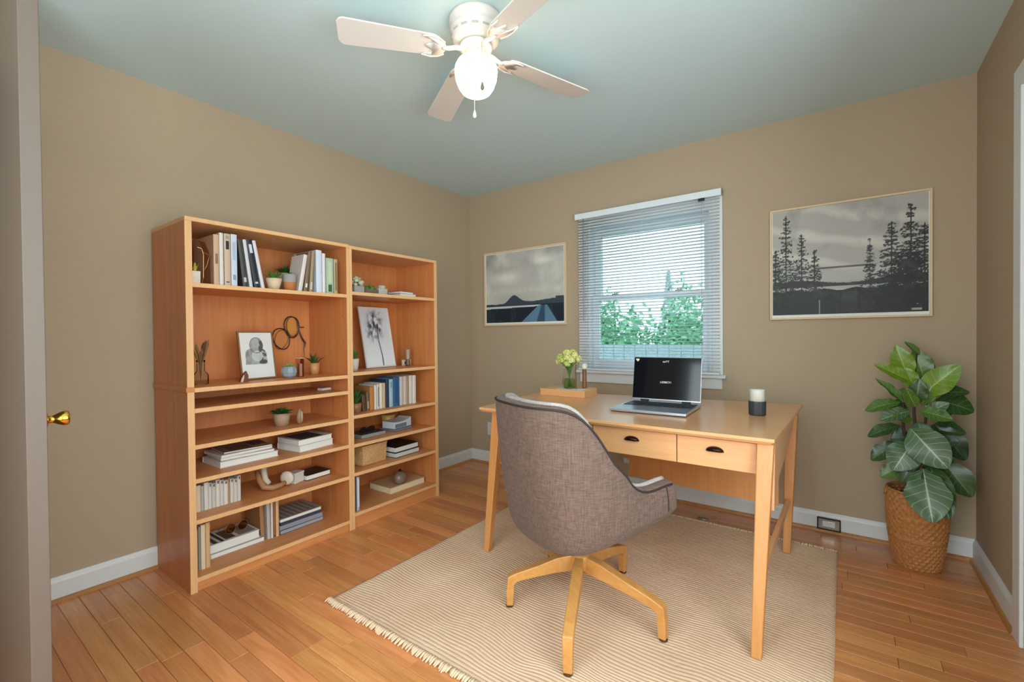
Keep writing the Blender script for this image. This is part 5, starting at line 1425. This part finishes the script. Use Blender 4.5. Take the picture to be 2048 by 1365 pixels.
# ================================================================== potted plant in the right corner
PC = Vector((0.288, 2.995, 0))
PL = thing('potted_fiddle_plant', 'leafy green plant in tall woven basket by right corner', 'plant', PC)
def basket():
    nr, nc = 44, 104
    prof = [(0.084, 0.0), (0.092, 0.02), (0.105, 0.10), (0.116, 0.20), (0.119, 0.27), (0.116, 0.34), (0.113, 0.372)]
    def rad(z_):
        for (r0, z0), (r1, z1) in zip(prof, prof[1:]):
            if z_ <= z1: return r0 + (r1 - r0) * (z_ - z0) / (z1 - z0)
        return prof[-1][0]
    rings = []
    for j in range(nr + 1):
        z_ = 0.372 * j / nr; r0 = rad(z_); ring = []
        for i in range(nc):
            a = 2 * math.pi * i / nc
            o_ = 0.0020 * (1 if (i // 2 + j // 2) % 2 == 0 else -1)
            o_ += 0.0014 * (1 if j % 2 else -1)
            if j in (17, 18, 30): o_ = 0.003
            ring.append(((r0 + o_) * math.cos(a), (r0 + o_) * math.sin(a), z_))
        rings.append(ring)
    bb = B().loft(rings, cap=False)
    bb.add(rings[0], [tuple(range(nc - 1, -1, -1))])
    return bb
bm_ = plain('seagrass_weave', 'b0763f', 0.65, var=0.4, bscale=70, bump=0.3)
wb = ob('woven_basket', basket(), bm_, PL)
mm_ = wb.modifiers.new('thickness', 'SOLIDIFY'); mm_.thickness = 0.006; mm_.offset = -1
ob('basket_rim', B().tube([(0.1145 * math.cos(a), 0.1145 * math.sin(a), 0.374) for a in [2 * math.pi * i / 40 for i in range(40)]], 0.0065, 8, True), plain('rim_weave', 'a5703c', 0.6, var=0.3, bscale=80), PL, smooth=True)
ob('basket_handle', B().tube([(-0.112, -0.02, 0.37), (-0.122, -0.014, 0.345), (-0.123, 0.0, 0.335), (-0.122, 0.014, 0.345), (-0.112, 0.02, 0.37)], 0.005, 8), bm_, PL)
ob('soil', B().lathe([(0.1045, 0.315), (0.1045, 0.335), (0.05, 0.342), (0.0005, 0.345)], 28), SOIL, PL)
def leaf_mesh(name, kind):
    nu, nv = 6, 12
    bb = B(); vs, fs = [], []
    r2 = random.Random(hash(name) % 1000 if False else kind * 17 + 3)
    for j in range(nv + 1):
        t = j / nv
        w = (math.sin(math.pi * min(1, t * 0.96 + 0.02) ** (1.15 if kind != 1 else 0.9))) ** 0.75 * (0.5 if kind != 1 else 0.42)
        if kind == 2: w *= (1 - 0.16 * math.exp(-((t - 0.38) / 0.12) ** 2))
        for i in range(-nu, nu + 1):
            s = i / nu
            x = w * s
            yv = t - 0.04 * abs(s) * math.sin(math.pi * t)
            z_ = 0.16 * abs(s) ** 1.2 * w * (1.5 if kind == 1 else 0.9) - (0.30 if kind != 1 else 0.16) * t * t + 0.025 * math.sin(t * 16 + s * 3) * abs(s) ** 2
            z_ -= 0.012 * abs(math.sin(t * 22 - abs(s) * 5)) * (1 - abs(s))
            vs.append((x, yv, z_))
    W_ = 2 * nu + 1
    for j in range(nv):
        for i in range(W_ - 1):
            fs.append((j * W_ + i, j * W_ + i + 1, (j + 1) * W_ + i + 1, (j + 1) * W_ + i))
    me = bpy.data.meshes.new(name); me.from_pydata(vs, [], fs)
    uv = me.uv_layers.new(name='leaf')
    for p in me.polygons:
        p.use_smooth = True
        for li in p.loop_indices:
            k = me.loops[li].vertex_index
            uv.data[li].uv = ((k % W_) / (W_ - 1), (k // W_) / nv)
    return me
def leaf_mat(name, base, vein, rough=0.35):
    m, nt, p = _new(name); N, L = nt.nodes, nt.links
    uvn = N.new('ShaderNodeUVMap'); uvn.uv_map = 'leaf'
    sx = N.new('ShaderNodeSeparateXYZ'); L.new(uvn.outputs[0], sx.inputs[0])
    def mt(op, a, b_=None):
        n_ = N.new('ShaderNodeMath'); n_.operation = op
        for k, q in enumerate((a, b_)):
            if q is None: continue
            if isinstance(q, (int, float)): n_.inputs[k].default_value = q
            else: L.new(q, n_.inputs[k])
        return n_.outputs[0]
    ax_ = mt('ABSOLUTE', mt('SUBTRACT', sx.outputs[0], 0.5))
    mid = mt('LESS_THAN', ax_, 0.022)
    ph = mt('FRACT', mt('MULTIPLY', mt('SUBTRACT', sx.outputs[1], mt('MULTIPLY', ax_, 0.45)), 7.0))
    side = mt('LESS_THAN', ph, 0.10)
    ve = mt('MAXIMUM', mid, mt('MULTIPLY', side, 0.55))
    tc = N.new('ShaderNodeTexCoord'); nz = N.new('ShaderNodeTexNoise'); nz.inputs['Scale'].default_value = 3.0
    L.new(tc.outputs['Object'], nz.inputs['Vector'])
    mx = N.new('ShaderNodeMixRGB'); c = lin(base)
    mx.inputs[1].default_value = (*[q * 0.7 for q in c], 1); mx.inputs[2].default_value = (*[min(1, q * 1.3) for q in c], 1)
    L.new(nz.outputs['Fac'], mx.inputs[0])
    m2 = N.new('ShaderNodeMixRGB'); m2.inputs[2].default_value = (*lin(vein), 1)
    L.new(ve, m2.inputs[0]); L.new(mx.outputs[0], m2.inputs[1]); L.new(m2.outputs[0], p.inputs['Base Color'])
    p.inputs['Roughness'].default_value = rough
    return m
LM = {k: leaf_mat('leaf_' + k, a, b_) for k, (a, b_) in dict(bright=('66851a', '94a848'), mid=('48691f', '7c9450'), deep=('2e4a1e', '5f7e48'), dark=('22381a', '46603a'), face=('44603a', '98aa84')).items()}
leafs = {}
def leaf(bx, by, tx, ty_, wid, kind, col, dep0=0.0, dep1=0.0, face=0.4):
    """base and tip given in the plant's own frontal plane (cm right of stem / cm up), depth towards the room"""
    u = Vector((0.995, -0.096, 0)); w_ = Vector((-0.096, -0.995, 0)); zz = Vector((0, 0, 1))
    P0 = u * bx + w_ * dep0 + zz * by
    P1 = u * tx + w_ * dep1 + zz * ty_
    yv = P1 - P0; Ln = yv.length; yv.normalize()
    nrm = (w_ * face + zz * (1 - face)); nrm = (nrm - yv * nrm.dot(yv)).normalized()
    xv = yv.cross(nrm)
    key = (kind, col)
    if key not in leafs:
        me = leaf_mesh('leaf', kind); me.materials.append(LM[col]); leafs[key] = me
    # the drop of the blade at its tip is taken out of the direction
    o = bpy.data.objects.new('leaf', leafs[key]); COL.objects.link(o); o.parent = PL
    dz = 0.30 if kind != 1 else 0.16
    yv2 = (yv + nrm * dz * 0.8).normalized(); n2 = xv.cross(yv2).normalized()
    m = Matrix((xv * wid, yv2 * Ln, n2 * Ln)).transposed().to_4x4(); m.translation = P0
    o.matrix_local = m
    return o
def LZ2(zx, zy): return ((zx - 407) / 1420.0, 1.165 - zy / 1062.0)
def lf(b_, t, wpx, kind, col, d0, d1, face):
    (bx, by), (tx, ty_) = LZ2(*b_), LZ2(*t)
    leaf(bx, by, tx, ty_, wpx / 1080.0, kind, col, d0, d1, face)
# stems
for (x0, pts) in ((0, [(0, 0.33), (0.005, 0.55), (-0.01, 0.75), (-0.005, 0.95), (0.0, 1.06)]), (0.02, [(0.02, 0.33), (0.03, 0.5), (0.03, 0.7), (0.045, 0.85)]), (-0.02, [(-0.02, 0.33), (-0.03, 0.5), (-0.05, 0.68), (-0.05, 0.8)])):
    ob('stem', B().tube([(p[0], 0.0, p[1]) for p in pts], [0.009 - 0.0013 * i for i in range(len(pts))], 8), plain('plant_stem', '3b2e1e', 0.7), PL)
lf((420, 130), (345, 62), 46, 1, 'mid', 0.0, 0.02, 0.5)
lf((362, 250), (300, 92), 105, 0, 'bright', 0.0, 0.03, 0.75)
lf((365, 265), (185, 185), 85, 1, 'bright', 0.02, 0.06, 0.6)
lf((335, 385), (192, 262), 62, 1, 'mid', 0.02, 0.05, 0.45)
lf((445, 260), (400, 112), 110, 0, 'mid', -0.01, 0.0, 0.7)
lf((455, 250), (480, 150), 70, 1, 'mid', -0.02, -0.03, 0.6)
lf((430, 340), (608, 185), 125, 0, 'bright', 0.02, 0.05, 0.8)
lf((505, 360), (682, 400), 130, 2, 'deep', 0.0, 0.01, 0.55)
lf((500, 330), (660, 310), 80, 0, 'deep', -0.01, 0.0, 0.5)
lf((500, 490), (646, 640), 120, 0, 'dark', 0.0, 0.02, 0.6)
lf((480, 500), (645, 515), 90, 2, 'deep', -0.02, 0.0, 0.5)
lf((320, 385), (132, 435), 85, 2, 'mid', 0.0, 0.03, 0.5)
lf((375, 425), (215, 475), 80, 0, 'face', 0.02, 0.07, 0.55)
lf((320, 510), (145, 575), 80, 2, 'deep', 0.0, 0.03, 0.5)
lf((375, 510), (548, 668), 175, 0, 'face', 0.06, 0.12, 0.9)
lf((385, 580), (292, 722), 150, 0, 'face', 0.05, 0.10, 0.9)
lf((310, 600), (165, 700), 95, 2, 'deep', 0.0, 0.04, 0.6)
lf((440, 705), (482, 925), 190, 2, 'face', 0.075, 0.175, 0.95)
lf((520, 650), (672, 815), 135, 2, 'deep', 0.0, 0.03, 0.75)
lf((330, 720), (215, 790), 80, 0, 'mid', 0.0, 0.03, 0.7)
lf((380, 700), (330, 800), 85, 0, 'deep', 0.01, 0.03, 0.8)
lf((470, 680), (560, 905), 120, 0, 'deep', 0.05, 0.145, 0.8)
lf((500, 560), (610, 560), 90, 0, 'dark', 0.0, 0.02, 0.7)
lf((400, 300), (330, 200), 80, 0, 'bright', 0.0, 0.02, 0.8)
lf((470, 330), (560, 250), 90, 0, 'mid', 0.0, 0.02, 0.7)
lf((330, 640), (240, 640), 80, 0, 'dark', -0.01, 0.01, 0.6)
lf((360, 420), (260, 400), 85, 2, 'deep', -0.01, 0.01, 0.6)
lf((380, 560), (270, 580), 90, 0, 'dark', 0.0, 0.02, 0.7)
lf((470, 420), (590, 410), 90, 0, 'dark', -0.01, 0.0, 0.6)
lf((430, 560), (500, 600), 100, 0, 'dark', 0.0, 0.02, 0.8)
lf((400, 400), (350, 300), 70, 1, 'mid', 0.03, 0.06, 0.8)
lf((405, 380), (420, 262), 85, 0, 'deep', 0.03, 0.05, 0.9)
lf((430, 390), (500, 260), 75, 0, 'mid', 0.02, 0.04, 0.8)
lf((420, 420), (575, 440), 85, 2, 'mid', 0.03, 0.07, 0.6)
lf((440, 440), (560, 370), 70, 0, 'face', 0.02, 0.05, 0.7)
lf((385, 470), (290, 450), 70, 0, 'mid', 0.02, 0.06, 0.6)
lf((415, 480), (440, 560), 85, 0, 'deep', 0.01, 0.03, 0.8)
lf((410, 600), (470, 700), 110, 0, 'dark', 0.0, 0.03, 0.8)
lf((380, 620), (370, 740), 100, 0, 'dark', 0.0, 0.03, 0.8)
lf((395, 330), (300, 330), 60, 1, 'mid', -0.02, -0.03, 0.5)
